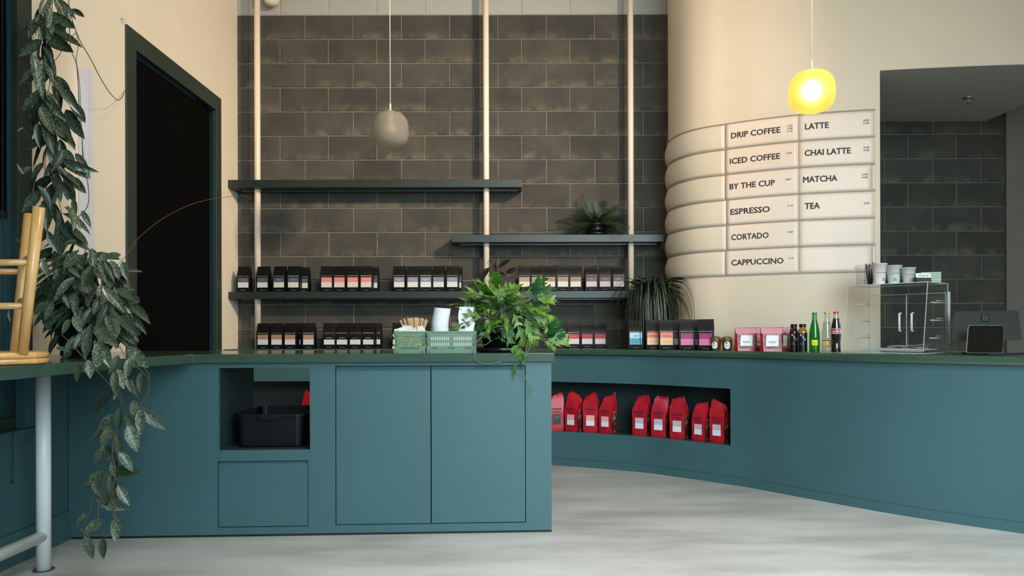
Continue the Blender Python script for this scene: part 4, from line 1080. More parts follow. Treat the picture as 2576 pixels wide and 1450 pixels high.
# three tall bottles
def tall_bottle(px, off, lab, prof, glass, liq, capc, label_fn, liq_top):
    p, a = cpos(px, off); t = thing('glass_bottle', lab, 'bottle', (p.x, p.y, CT), -0.1, 'tall glass bottles on the curved counter')
    MB().lathe(prof, 32, close=False).build('glass', glass, t, world=False, smooth=True)
    inner = [(max(0.001, r - 0.0022), z) for r, z in prof if z < liq_top and z > 0.003]
    MB().lathe([(0.001, 0.004)] + inner + [(inner[-1][0] * 0.97, liq_top), (0.001, liq_top)], 28).build('liquid', liq, t, world=False, smooth=True)
    H = prof[-1][1]
    MB().lathe([(0.0148, H - 0.010), (0.0152, H - 0.006), (0.014, H + 0.001), (0.011, H + 0.0022)], 22, close=True).build('cap', mat('cap_%d' % px, capc, 0.35, metal=0.4), t, world=False)
    label_fn(t)
pgr = [(0.002, 0.001), (0.029, 0.001), (0.032, 0.006), (0.0325, 0.095), (0.031, 0.125), (0.024, 0.165), (0.0165, 0.195), (0.0142, 0.215), (0.0135, 0.238), (0.0135, 0.247)]
G1 = thin_clear('green_glass', (140, 214, 150), 1.5); L1 = thin_clear('green_water', (176, 228, 184), 1.1)
def lab1(t):
    mb = MB(); rt = 0.0331; c = -math.pi / 2 - 0.25
    band(mb, rt, 0.045, 0.078, c - 0.55, c + 0.55); o = mb.build('label', mat('yellow_label', (222, 208, 20), 0.5), t, world=False)
    tm = MB(); arc_text(tm, 'Topo Chico', rt * 1.01, 0.063, 0.032, 0.0075, ang=c); arc_text(tm, 'AGUA MINERAL', rt * 1.01, 0.053, 0.024, 0.003, ang=c)
    tm.build('lettering', M_BLACKM, o, world=False)
tall_bottle(2049, 0.055, 'tall green glass bottle with yellow label', pgr, G1, L1, (60, 120, 70), lab1, 0.200)
G2 = thin_clear('clear_glass', (240, 243, 242), 1.5); L2 = thin_clear('clear_water', (240, 242, 239), 1.15)
pcl = [(r * 0.93 if 0.01 < z < 0.16 else r, z * 1.005) for r, z in pgr]
def lab2(t):
    mb = MB(); rt = 0.0312; c = -math.pi / 2 - 0.1
    band(mb, rt, 0.046, 0.072, c - 1.0, c + 1.2); o = mb.build('label', mat('gold_label', (206, 164, 84), 0.5), t, world=False)
    tm = MB(); arc_text(tm, 'Topo Chico', rt * 1.012, 0.061, 0.034, 0.008, ang=c - 0.1); arc_text(tm, 'AGUA MINERAL', rt * 1.012, 0.050, 0.026, 0.003, ang=c)
    band(tm, rt * 1.005, 0.073, 0.077, c - 1.0, c + 1.2); band(tm, rt * 1.005, 0.038, 0.041, c - 0.3, c + 0.9)
    tm.build('lettering', M_BLACKM, o, world=False)
tall_bottle(2080, 0.06, 'tall clear glass bottle of water with gold label and cap', pcl, G2, L2, (196, 170, 60), lab2, 0.190)
pck = [(0.002, 0.001), (0.026, 0.001), (0.0285, 0.006), (0.0285, 0.03), (0.0268, 0.055), (0.0265, 0.07), (0.0295, 0.095), (0.030, 0.11), (0.0298, 0.14), (0.027, 0.165), (0.020, 0.198), (0.0152, 0.225), (0.0135, 0.24), (0.0135, 0.249)]
L3 = mat('cola_liquid', (28, 8, 8), 0.06, coat=0.8)
def lab3(t):
    mb = MB(); rt = 0.0309; c = -math.pi / 2 - 0.45
    band(mb, rt, 0.116, 0.148, c - 0.85, c + 0.85); o = mb.build('label', mat('red_label', (178, 22, 40), 0.4), t, world=False)
    band(MB(), rt * 0.999, 0.116, 0.148, c + 0.87, c + 1.5).build('label', mat('pale_label', (170, 190, 192), 0.4), t, world=False)
    tm = MB(); arc_text(tm, 'Coca-Cola', rt * 1.012, 0.132, 0.044, 0.014, ang=c, bold=0.02, slant=0.08)
    band(tm, rt * 1.008, 0.1165, 0.1185, c - 0.85, c + 0.85); band(tm, rt * 1.008, 0.1455, 0.1475, c - 0.85, c + 0.85)
    tm.build('lettering', M_STEEL, o, world=False)
tall_bottle(2103, 0.05, 'tall contoured glass bottle of dark cola with red label and red cap', pck, G2, L3, (190, 60, 70), lab3, 0.210)

# ------------------------------------------------------------------ acrylic display case
M_EDGE = mat('acrylic_edge', (214, 216, 212), 0.2, trans=0.35, ior=1.1); M_EDGD = mat('acrylic_edge_dark', (120, 122, 120), 0.2)
fl_ = FL(2121, 888.5, CT); fr_ = FL(2322, 892.5, CT)
fl_ = P(2121, 888, 4.70); fl_.z = CT; fr_ = P(2322, 892, 4.33); fr_.z = CT
dth = math.atan2(fr_.y - fl_.y, fr_.x - fl_.x); DW = (fr_.xy - fl_.xy).length; DD = 0.34; DH = EYE + (830.2 + 2 - 715) * 4.534 / F - CT; SB = 0.063
case = thing('display_case', 'clear acrylic countertop display case with two handled rear doors', 'display case', tuple(fl_), dth)
T_ = 0.005
def cs(mb, name, m, **k): return mb.build(name, m, case, world=False, **k)
cs(MB().add([(0, 0, 0.014), (DW, 0, 0.014), (DW, SB, DH), (0, SB, DH)], [(0, 1, 2, 3)]), 'front_panel', M_ACR)
for x in (0, DW - T_):
    cs(MB().add([(x, T_, 0.0), (x, DD, 0.0), (x, DD, DH), (x, SB + T_, DH)], [(0, 3, 2, 1)]), 'side_panel', M_ACR)
cs(MB().add([(0, SB, DH + T_), (DW, SB, DH + T_), (DW, DD, DH + T_), (0, DD, DH + T_)], [(0, 1, 2, 3)]), 'top_panel', M_ACR)
ed = MB(); er = 0.0022
for x in (0, DW):
    ed.tube([(x, 0.002, 0.014), (x, SB, DH + 0.003)], er, 6); ed.tube([(x, SB, DH + 0.003), (x, DD, DH + 0.003)], er, 6); ed.tube([(x, DD, 0.0), (x, DD, DH)], er, 6); ed.tube([(x, 0, 0.003), (x, DD, 0.003)], er, 6)
ed.tube([(0, SB, DH + 0.003), (DW, SB, DH + 0.003)], 0.003, 6); ed.tube([(0, 0, 0.014), (DW, 0, 0.014)], er, 6); ed.tube([(0, 0, 0.003), (DW, 0, 0.003)], 0.003, 6); ed.tube([(0, DD, DH + 0.003), (DW, DD, DH + 0.003)], er, 6)
cs(ed, 'polished_edge', M_EDGE)
for a_, b_ in ((0.006, DW / 2 - 0.002), (DW / 2 + 0.002, DW - 0.006)):
    o = cs(MB().add([(a_, DD - 0.01, 0.012), (b_, DD - 0.01, 0.012), (b_, DD - 0.01, DH - 0.052), (a_, DD - 0.01, DH - 0.052)], [(0, 1, 2, 3)]), 'door', M_ACR)
    e = MB()
    for x in ((a_, b_)): e.tube([(x, DD - 0.010, 0.012), (x, DD - 0.010, DH - 0.052)], 0.0018, 6)
    e.tube([(a_, DD - 0.010, DH - 0.052), (b_, DD - 0.010, DH - 0.052)], 0.002, 6); e.build('door_edge', M_EDGE, o, world=False)
    hx = b_ - 0.03 if a_ < 0.1 else a_ + 0.04
    e = MB(); e.tube([(hx, DD - 0.014, 0.13), (hx, DD - 0.036, 0.135), (hx, DD - 0.036, 0.24), (hx, DD - 0.014, 0.245)], 0.007, 10); e.build('handle', mat('white_handle', (230, 230, 226), 0.3), o, world=False, smooth=True)
cs(MB().add([(0.006, DD - 0.004, DH - 0.05), (DW - 0.006, DD - 0.004, DH - 0.05), (DW - 0.006, DD - 0.004, DH), (0.006, DD - 0.004, DH)], [(0, 1, 2, 3)]), 'rear_header', M_ACR)
for x in (T_ + 0.004, DW - T_ - 0.004):
    for z in (0.09, 0.195, 0.30):
        cs(MB().tube([(x, 0.10 + z * 0.1, z), (x, DD - 0.02, z)], 0.0038, 8).tube([(x, 0.20, z + 0.012), (x, DD - 0.02, z + 0.012)], 0.0022, 6), 'shelf_support', M_EDGE, smooth=True)
cs(MB().add([(0.005, 0.008, 0.01), (DW - 0.005, 0.008, 0.01), (DW - 0.005, DD - 0.005, 0.01), (0.005, DD - 0.005, 0.01)], [(0, 1, 2, 3)]), 'base_panel', M_ACR)
cs(MB().box(DW - 0.002, DW + 0.012, DD + 0.001, DD + 0.006, 0.06, DH - 0.045), 'hinge_strip', M_EDGE)
TM[case.name] = Matrix.Translation(fl_) @ Matrix.Rotation(dth, 4, 'Z')
def inC(x, y, z): return TM[case.name] @ Vector((x, y, z))
t = thing('acrylic_tray', 'clear shallow tray lying on the floor of display case', 'tray', tuple(inC(0.09, 0.06, 0.0105)), dth)
MB().add([(0, 0, 0.002), (DW - 0.13, 0, 0.002), (DW - 0.13, 0.22, 0.002), (0, 0.22, 0.002)], [(0, 1, 2, 3)]).build('plate', M_ACR, t, world=False)
MB().tube([(0, 0, 0.01), (DW - 0.13, 0, 0.01), (DW - 0.13, 0.22, 0.01), (0, 0.22, 0.01), (0, 0, 0.01)], 0.005, 8).build('rim', M_EDGE, t, world=False)
t = thing('napkin_sheets', 'loose white paper sheets crumpled inside display case', 'paper', tuple(inC(0.22, 0.07, 0.022)), dth)
for q in range(3):
    mb = MB(); n = 9; rg = random.Random(q + 50)
    ph = [rg.uniform(0, 6) for _ in range(3)]
    for i in range(n + 1):
        for j in range(6):
            x = 0.20 * i / n; y = 0.13 * j / 5
            z = 0.004 + 0.006 * q + 0.004 * abs(math.sin(x * 40 + ph[0] + j * 0.4)) + 0.004 * abs(math.sin(y * 45 + ph[1])) + (0.012 * (x / 0.2) ** 3 if q == 2 else 0)
            mb.v.append(Vector((x + 0.012 * q, y + 0.01 * math.sin(q * 3), z)))
    for i in range(n):
        for j in range(5): mb.f.append((i * 6 + j, (i + 1) * 6 + j, (i + 1) * 6 + j + 1, i * 6 + j + 1)); mb.m.append(0)
    mb.build('sheet', M_PAPER, t, world=False)
# on top of the case
zt_ = DH + T_ + 0.001
def on_case(px, d=0.12):
    u = (px - PX) / F
    lo, hi = -0.05, DW + 0.1
    for _ in range(40):
        m = (lo + hi) / 2; q = inC(m, SB + d, zt_)
        if q.x / q.y < u: lo = m
        else: hi = m
    return inC(m, SB + d, zt_), m
def paper_cup(px, d, r1, h, col, lab, txt, hand, rz):
    q, _ = on_case(px, d); t = thing('paper_cup', lab, 'cup', tuple(q), rz, 'sample cups on top of display case'); r0 = r1 * 0.68
    MB().lathe([(r0 * 0.96, 0.004), (r0, 0.0), (r0 * 1.01, 0.001), (r0 + (r1 - r0) * 0.1, 0.012), (r1, h - 0.003), (r1 + 0.0025, h - 0.003), (r1 + 0.003, h), (r1 + 0.001, h + 0.001), (r1 - 0.001, h - 0.002), (r0, 0.01), (0.001, 0.008)], 32).build('cup', mat('cup_%d' % px, col, 0.55), t, world=False, smooth=True)
    tm = MB(); z1 = h * 0.56; rr = r0 + (r1 - r0) * (z1 / h) + 0.0012; arc_text(tm, txt, rr, z1, rr * 1.7, 0.0048, bold=0.01)
    z2 = h * 0.24; rr = r0 + (r1 - r0) * (z2 / h) + 0.0016
    arc_text(tm, hand[0], rr, z2 + 0.006, 0.018, 0.008, ang=-math.pi / 2 + hand[2], bold=0.02); arc_text(tm, hand[1], rr, z2 - 0.005, 0.022, 0.008, ang=-math.pi / 2 + hand[2], bold=0.02)
    tm.build('lettering', M_BLACKM, t, world=False)
paper_cup(2212.5, 0.075, 0.0455, 0.128, (228, 212, 212), 'tallest pinkish-white paper cup, left of the three on display case', 'COFFEE ROASTERS', ('16 oz', '4.00', 0.30), 0.0)
paper_cup(2249.5, 0.10, 0.0455, 0.112, (206, 210, 204), 'middle-sized grey-white paper cup between the other two on display case', "BLANCHARD'S COFFEE", ('12 oz', '3.50', -0.35), 0.0)
paper_cup(2285.5, 0.10, 0.0405, 0.093, (210, 210, 202), 'smallest grey-white paper cup, right of the three on display case', "BLANCHARD'S C", ('8 oz', '3.10', 0.5), 0.0)
q, _ = on_case(2167, 0.07)
t = thing('plastic_cup', 'clear plastic cup with flat lid at left end of display case top', 'cup', tuple(q))
MB().lathe([(0.024, 0.001), (0.026, 0.0), (0.0345, 0.112), (0.037, 0.113), (0.0375, 0.117)], 30).build('cup', M_CLR, t, world=False, smooth=True)
MB().lathe([(0.039, 0.108), (0.039, 0.119), (0.034, 0.121), (0.033, 0.127), (0.001, 0.128)], 30).build('lid', M_CLR, t, world=False, smooth=True)
tm = MB(); arc_text(tm, "COLD BREW", 0.0295, 0.028, 0.032, 0.005, bold=0.01); tm.build('lettering', M_INK, t, world=False)
q, _ = on_case(2188, 0.09)
t = thing('straw_jar', 'clear jar of dark straws behind the plastic cup on display case', 'jar', tuple(q))
MB().lathe([(0.03, 0.001), (0.031, 0.0), (0.033, 0.11), (0.034, 0.112)], 28).build('jar', M_CLR, t, world=False, smooth=True)
straws = []
for i in range(9):
    a = i * 2.4; rr = 0.012 + 0.008 * (i % 3)
    o = MB().tube([(q.x + rr * 0.5 * math.cos(a), q.y + rr * 0.5 * math.sin(a), q.z + 0.004), (q.x + rr * 1.15 * math.cos(a), q.y + rr * 1.15 * math.sin(a), q.z + 0.128 + 0.006 * (i % 3))], 0.0028, 6).build('straw', M_BLACKM)
    tag(o, 'thin black straw standing in the clear jar on display case', 'straw', 'black straws in the jar')
q, _ = on_case(2322, 0.055)
t = thing('sign_card', 'small white and black folded card at the cups on display case', 'card', tuple(q), 0.12)
mb = MB(); mb.add([(-0.048, -0.012, 0.0), (0.048, -0.012, 0.0), (0.048, -0.006, 0.026), (-0.048, -0.006, 0.026), (0.048, -0.001, 0.052), (-0.048, -0.001, 0.052), (0.048, 0.018, 0.0), (-0.048, 0.018, 0.0)], [(0, 1, 2, 3), (5, 4, 6, 7)], 1); mb.add([(-0.048, -0.006, 0.026), (0.048, -0.006, 0.026), (0.048, -0.001, 0.052), (-0.048, -0.001, 0.052)], [(0, 1, 2, 3)], 0)
o = mb.build('card', [M_PAPER, mat('dark_print', (60, 56, 54), 0.5)], t, world=False)
tm = MB(); text(tm, 'CHOCOLATE CAKE', (0.0, -0.0052, 0.038), 0.062, 0.006, bold=0.02); tm.build('lettering', M_BLACKM, o, world=False)
for i in range(6):
    qq = inC(DW - 0.075 + 0.0008 * (i % 2), 0.255, zt_ + i * 0.0105)
    t = thing('cardboard_box', f'flat pale green and white carton, {["lowest", "second from bottom", "third from bottom", "third from top", "second from top", "topmost"][i]} of the stack on display case', 'carton', tuple(qq), dth * 0.25, 'flat cartons stacked on display case')
    MB().box(-0.053, 0.053, -0.05, 0.05, 0.0, 0.007, 0).build('body', mat('pale_green_card', (120, 146, 112), 0.6), t, world=False)
    MB().box(-0.0545, 0.0545, -0.0515, 0.0515, 0.007, 0.0103, 0).build('lid', mat('white_card', (222, 226, 214), 0.6), t, world=False)

# ------------------------------------------------------------------ till with two screens
M_DG = mat('graphite_plastic', (52, 55, 54), 0.5)
bc = P(2480, 880, 4.30)
t = thing('point_of_sale', 'graphite till monitor seen from behind, with smaller customer screen in front', 'till', (bc.x, bc.y, CT), 0.0)
mc = P(2484, 819, 4.34)
def pq(px, py, Y): return P(px, py, Y)
A, B, Cc, D = pq(2395, 857, 4.28), pq(2571, 857, 4.28), pq(2563, 782, 4.40), pq(2402, 783, 4.40)
ax = (B - A); up = (D - A); 
mb = MB(); nrm = ax.cross(up).normalized() * 0.018
ctr_ = (A + B + Cc + D) / 4
def rquad(mb, A, B, C_, D, r, nrm, mi=0, n=5):
    pts = []
    cor = [A, B, C_, D]
    for i in range(4):
        p = cor[i]; a = (cor[i - 1] - p).normalized() * r; b = (cor[(i + 1) % 4] - p).normalized() * r
        for k in range(n + 1):
            s = k / n; pts.append(p + a * (1 - s) ** 2 + b * s ** 2)
    m = len(pts); v = pts + [p + nrm for p in pts]
    mb.add(v, [tuple(range(m)), tuple(reversed(range(m, 2 * m)))] + [(i, m + i, m + (i + 1) % m, (i + 1) % m) for i in range(m)], mi); return mb
back = Vector((0, 0.016, 0))
rquad(MB(), A, B, Cc, D, 0.018, back).build('monitor', M_DG, t, bevel=0.003)
c = P(2478, 800, 4.36)
mb = MB(); hw = 0.021
lg = [P(2468, 810, 4.353), P(2488, 810, 4.353), P(2487.5, 791, 4.383), P(2468.5, 791, 4.383)]; off = Vector((0, -0.0015, 0))
o = rquad(MB(), *[p + off for p in lg], 0.008, Vector((0, 0.002, 0))).build('logo', M_BLACKM, t)
mc_ = sum(lg, Vector()) / 4
q1_ = [mc_ + (p - mc_) * 0.66 + off * 2 for p in lg]; q2_ = [mc_ + (p - mc_) * 0.44 + off * 2.6 for p in lg]; q3_ = [mc_ + (p - mc_) * 0.2 + off * 3.2 for p in lg]
mbk = MB(); rquad(mbk, *q1_, 0.005, Vector((0, 0.0008, 0)), 0); rquad(mbk, *q2_, 0.003, Vector((0, 0.0008, 0)), 1); rquad(mbk, *q3_, 0.001, Vector((0, 0.0008, 0)), 0)
mbk.build('logo_mark', [mat('logo_grey', (92, 94, 92), 0.5), M_BLACKM], o)
A, B, Cc, D = pq(2430.5, 889, 4.13), pq(2523, 889, 4.13), pq(2526.5, 818.5, 4.20), pq(2436, 818.5, 4.20)
rquad(MB(), A, B, Cc, D, 0.016, Vector((0, 0.005, 0))).build('screen_frame', mat('silver_rim', (176, 178, 172), 0.25, metal=0.7), t)
mm_ = (A + B + Cc + D) / 4
rquad(MB(), *[mm_ + Vector(((p - mm_).x * 0.975, (p - mm_).y * 0.97 - 0.0015, (p - mm_).z * 0.967)) for p in (A, B, Cc, D)], 0.014, Vector((0, 0.004, 0))).build('customer_screen', mat('screen_glass', (6, 8, 10), 0.12, coat=0.5), t)
MB().box(bc.x - 0.08, bc.x + 0.08, 4.14, 4.40, CT, CT + 0.008).build('base', M_BLACKM, t, bevel=0.002)
MB().prism_y([(bc.x - 0.035, CT + 0.008), (bc.x + 0.045, CT + 0.008), (bc.x + 0.035, CT + 0.13), (bc.x - 0.025, CT + 0.13)], 4.345, 4.375).build('stand', M_BLACKM, t)
p1 = P(2530, 888, 4.22); o = MB().tube([(p1.x, 4.24, CT + 0.004), (p1.x + 0.05, 4.25, CT + 0.0045), (p1.x + 0.35, 4.22, CT + 0.004)], 0.0035, 8).build('power_cable', M_BLACKM, smooth=True); tag(o, 'thin dark cable running from the till to the right', 'cable')
# ------------------------------------------------------------------ plants
def basis(base, d, n):
    y = Vector(d).normalized(); x = y.cross(Vector(n)).normalized(); z = x.cross(y).normalized()
    return Matrix((x, y, z)).transposed().to_4x4()
def leaf_mesh(name, m, wid, cup, droop, rows=7, pw=0.8, tipw=0.8, th=False):
    v = []; f = []
    for i in range(rows + 1):
        t = i / rows; w_ = wid * max(0.0, math.sin(math.pi * t ** pw)) ** tipw
        z = -droop * t * t
        v += [(-w_, t, z + cup * w_), (-w_ * 0.5, t, z + cup * w_ * 0.35), (0, t, z - 0.006), (w_ * 0.5, t, z + cup * w_ * 0.35), (w_, t, z + cup * w_)]
    for i in range(rows):
        for j in range(4):
            a = i * 5 + j; f.append((a, a + 1, a + 6, a + 5))
    me = bpy.data.meshes.new(name); me.from_pydata(v, [], f); me.materials.append(m)
    me.polygons.foreach_set('use_smooth', [True] * len(f)); me.update(); return me
M_HOYA = bpy.data.materials.new('hoya_leaf'); M_HOYA.use_nodes = True
nt = M_HOYA.node_tree; N = nt.nodes; L = nt.links; b = N['Principled BSDF']
b.inputs['Roughness'].default_value = 0.36; b.inputs['Coat Weight'].default_value = 0.15
tc = N.new('ShaderNodeTexCoord'); mp = N.new('ShaderNodeMapping'); mp.inputs['Scale'].default_value = (1.5, 0.6, 1); L.new(tc.outputs['Object'], mp.inputs[0])
oi = N.new('ShaderNodeObjectInfo'); va = N.new('ShaderNodeVectorMath'); va.operation = 'ADD'; vm = N.new('ShaderNodeVectorMath'); vm.operation = 'SCALE'; vm.inputs[0].default_value = (9, 7, 5)
L.new(oi.outputs['Random'], vm.inputs['Scale']); L.new(mp.outputs[0], va.inputs[0]); L.new(vm.outputs[0], va.inputs[1])
no = N.new('ShaderNodeTexNoise'); no.inputs['Scale'].default_value = 24; no.inputs['Detail'].default_value = 6; no.inputs['Roughness'].default_value = 0.75; L.new(va.outputs[0], no.inputs[0])
ra = N.new('ShaderNodeMapRange'); ra.inputs[1].default_value = 0.47; ra.inputs[2].default_value = 0.58; L.new(no.outputs[0], ra.inputs[0])
rr = N.new('ShaderNodeMapRange'); rr.inputs[3].default_value = 0.08; rr.inputs[4].default_value = 0.95; L.new(oi.outputs['Random'], rr.inputs[0])
mu = N.new('ShaderNodeMath'); mu.operation = 'MULTIPLY'; L.new(ra.outputs[0], mu.inputs[0]); L.new(rr.outputs[0], mu.inputs[1])
mx = N.new('ShaderNodeMix'); mx.data_type = 'RGBA'; L.new(mu.outputs[0], mx.inputs[0]); mx.inputs[6].default_value = rgb(30, 48, 36); mx.inputs[7].default_value = rgb(142, 156, 124)
# pale midrib
sx = N.new('ShaderNodeSeparateXYZ'); L.new(tc.outputs['Object'], sx.inputs[0]); ab = N.new('ShaderNodeMath'); ab.operation = 'ABSOLUTE'; L.new(sx.outputs[0], ab.inputs[0])
lt = N.new('ShaderNodeMath'); lt.operation = 'LESS_THAN'; lt.inputs[1].default_value = 0.006; L.new(ab.outputs[0], lt.inputs[0])
m2 = N.new('ShaderNodeMix'); m2.data_type = 'RGBA'; L.new(lt.outputs[0], m2.inputs[0]); L.new(mx.outputs[2], m2.inputs[6]); m2.inputs[7].default_value = rgb(70, 84, 60)
L.new(m2.outputs[2], b.inputs['Base Color'])
M_STEM = mat('brown_stem', (92, 78, 58), 0.6); M_STEMG = mat('green_stem', (84, 100, 62), 0.6); M_SOIL = mat('potting_soil', (34, 26, 20), 0.95, bump=0.6, bscale=60)
HOYA = [leaf_mesh('leaf', M_HOYA, wd, cp, dr) for wd, cp, dr in ((0.155, 0.35, 0.10), (0.135, 0.5, 0.22), (0.17, 0.25, 0.05), (0.125, 0.55, 0.30), (0.15, 0.4, -0.10))]
hb = P(212, 880, 3.42)
hoya = thing('hoya_plant', 'large speckled-leaf trailing hoya climbing left wall and hanging over the bar', 'plant', (hb.x, 3.42, FT + 0.001))
MB().lathe([(0.085, 0.0), (0.09, 0.004), (0.115, 0.15), (0.12, 0.152), (0.12, 0.165), (0.112, 0.166), (0.108, 0.145)], 28, (hb.x, 3.42, FT + 0.001), close=False).build('pot', M_BLACKM, hoya, smooth=True)
MB().lathe([(0.001, 0.146), (0.109, 0.146)], 24, (hb.x, 3.42, FT + 0.001)).build('soil', M_SOIL, hoya)
HINV = tmx(hoya).inverted(); nleaf = [0]; HSTEM = MB()
hr = random.Random(11)
def hleaf(base, tip, roll=0.0, var=None, k=1.0, nrm=None, wk=1.12):
    d = tip - base; ln = d.length * k
    n = Vector((0.25, -1, 0.25)) if nrm is None else Vector(nrm)
    n = n.normalized(); dn = d.normalized()
    n = (n - dn * n.dot(dn))
    if n.length < 0.1: n = Vector((1, 0, 0.2))
    n = Matrix.Rotation(roll, 4, dn).to_3x3() @ n
    var = hr.randrange(5) if var is None else var
    put('leaf', HOYA[var], hoya, HINV @ Matrix.Translation(base) @ basis(base, dn, n) @ Matrix.Diagonal((ln * wk, ln, ln, 1))); nleaf[0] += 1
def strand(pts, r=0.0016, mb=None):
    pa = [P(*q) for q in pts]; out = []
    for i in range(len(pa) - 1):
        a = pa[max(i - 1, 0)]; b_ = pa[i]; c = pa[i + 1]; d = pa[min(i + 2, len(pa) - 1)]
        for j in range(4):
            t = j / 4; out.append(0.5 * ((2 * b_) + (c - a) * t + (2 * a - 5 * b_ + 4 * c - d) * t * t + (3 * b_ - a - 3 * c + d) * t ** 3))
    out.append(pa[-1]); (HSTEM if mb is None else mb).tube(out, r, 5); return out
# lower trailing leaves: pairs (base, tip) on the vine that hangs over the bar edge
def z2(x, y): return (x / 1.706, 600 + y / 1.706)
low = [(380, 1180, 312, 1242), (438, 1205, 372, 1258), (365, 1272, 398, 1378), (443, 1285, 440, 1372), (498, 1195, 500, 1298), (412, 1118, 530, 1163), (505, 1060, 552, 1142), (475, 1010, 485, 1120), (455, 1075, 440, 1165),
       (455, 1000, 353, 1070), (490, 998, 596, 1000), (510, 915, 568, 995), (475, 905, 497, 988), (447, 890, 406, 985), (495, 835, 515, 932), (475, 800, 437, 892), (490, 755, 408, 830), (442, 818, 392, 868), (515, 728, 500, 824),
       (535, 755, 602, 855), (548, 800, 587, 910), (612, 735, 702, 817), (605, 730, 608, 837), (575, 695, 576, 762), (487, 655, 383, 742), (495, 568, 488, 662), (545, 600, 563, 662), (565, 603, 592, 684), (608, 573, 606, 662), (518, 645, 492, 692),
       (340, 538, 335, 612), (378, 521, 388, 600), (548, 465, 629, 550), (560, 510, 545, 600), (510, 500, 470, 580), (440, 452, 468, 550), (405, 378, 495, 455), (430, 440, 415, 556), (385, 400, 358, 512), (318, 330, 346, 398), (480, 960, 500, 1040),
       (470, 885, 460, 935), (505, 560, 530, 640), (590, 480, 560, 560), (400, 1040, 425, 1110)]
for i, (bx, by, tx, ty) in enumerate(low):
    (x0, y0), (x1, y1) = z2(bx, by), z2(tx, ty)
    Y = 3.08 + hr.uniform(-0.05, 0.05)
    if y0 < 965: Y = min(Y, 1.60 * F / (PX - min(x0, x1)) - 0.01 + 0.0)
    dY = hr.uniform(-0.02, 0.03)
    if y0 < 965: dY = -abs(dY)
    hleaf(P(x0, y0, Y), P(x1, y1, Y + dY), hr.uniform(-0.35, 0.35), k=1.08, wk=1.3)
for pts in ([(300, 870, 3.0), (320, 905, 2.98), (352, 930, 3.0), (376, 960, 3.05), (368, 1005, 3.08), (352, 1022, 3.08), (380, 1035, 3.08)],
            [(225, 880, 2.9), (252, 905, 2.82), (285, 940, 2.95), (305, 1000, 3.05), (305, 1040, 3.08), (290, 1090, 3.08), (282, 1140, 3.08), (290, 1180, 3.08), (284, 1240, 3.08), (291, 1300, 3.08), (272, 1347, 3.08), (255, 1348, 3.08), (218, 1346, 3.08), (203, 1330, 3.08)],
            [(275, 1190, 3.08), (240, 1225, 3.08), (232, 1260, 3.08), (226, 1290, 3.08), (208, 1322, 3.08)],
            [(155, 842, 2.8), (185, 872, 2.72), (215, 905, 2.72), (248, 938, 2.78), (290, 985, 2.95), (308, 1022, 3.05)],
            [(340, 905, 3.0), (370, 935, 3.05), (375, 950, 3.05), (365, 1000, 3.08), (330, 1040, 3.08), (300, 1045, 3.08)], [(290, 1230, 3.08), (285, 1290, 3.08), (291, 1305, 3.08)], [(268, 1190, 3.08), (250, 1255, 3.08), (243, 1320, 3.08), (218, 1345, 3.08)]):
    strand(pts)
# column climbing to the top of the frame
col_path = [(120, -25), (118, 60), (100, 130), (118, 210), (125, 300), (128, 390), (125, 470), (150, 560), (165, 640)]
def colx(y):
    for i in range(len(col_path) - 1):
        if col_path[i][1] <= y <= col_path[i + 1][1]:
            t = (y - col_path[i][1]) / (col_path[i + 1][1] - col_path[i][1]); return col_path[i][0] + t * (col_path[i + 1][0] - col_path[i][0])
    return 165
for k in range(4):
    strand([(colx(y) + 14 * math.sin(y * 0.018 + k * 1.7), y, 3.55 + 0.03 * k) for y in range(-20, 640, 55)])
for i in range(92):
    y = -20 + 660 * (i + hr.random()) / 92; side = hr.choice((-1, 1)) if i % 4 else 0
    wspr = 30 + 20 * min(1, max(0, (y - 150) / 400))
    bx = colx(y) + hr.uniform(-18, 20) + side * wspr * 0.35
    Y = 3.52 + hr.uniform(-0.07, 0.10)
    Y = min(Y, 2.2 * F / (PX - bx + 30))
    ang = hr.uniform(-0.95, 0.95) + side * 0.35; ln = hr.uniform(62, 96)
    tx, ty = bx + math.sin(ang) * ln, y + math.cos(ang) * ln * 0.95
    if tx < 42: tx = 60 + hr.uniform(0, 20)
    q0, q1 = P(bx, y, Y), P(tx, ty, Y + hr.uniform(-0.05, 0.04))
    q0.x = max(q0.x, LX + 0.03); q1.x = max(q1.x, LX + 0.03)
    hleaf(q0, q1, hr.uniform(-0.9, 0.9), nrm=(0.4 + hr.uniform(-0.5, 0.5), -1, 0.5 + hr.uniform(-0.3, 0.4)))
# named outlying leaves of the column
for bx, by, tx, ty in ((180, 22, 214, 48), (190, 72, 120, 30), (130, 60, 172, 96), (180, 255, 215, 315), (165, 275, 208, 348), (158, 320, 185, 372), (163, 375, 190, 428), (190, 385, 226, 438), (178, 445, 221, 490), (168, 460, 170, 505), (185, 500, 190, 540), (205, 530, 228, 568),
                       (190, 568, 160, 608), (60, 322, 44, 328), (62, 440, 42, 410), (80, 420, 46, 440)):
    Y = min(3.5, 2.18 * F / (PX - min(bx, tx) + 5)); hleaf(P(bx, by, Y), P(tx, ty, Y - 0.02), hr.uniform(-0.3, 0.3))
strand([(172, -10, 3.5), (176, 30, 3.5), (190, 75, 3.55), (205, 110, 3.6), (226, 145, 3.7), (252, 195, 3.85), (275, 232, 4.0), (296, 252, 4.2), (308, 243, 4.34), (312, 232, 4.42), (315, 228, 4.45)], 0.0022)
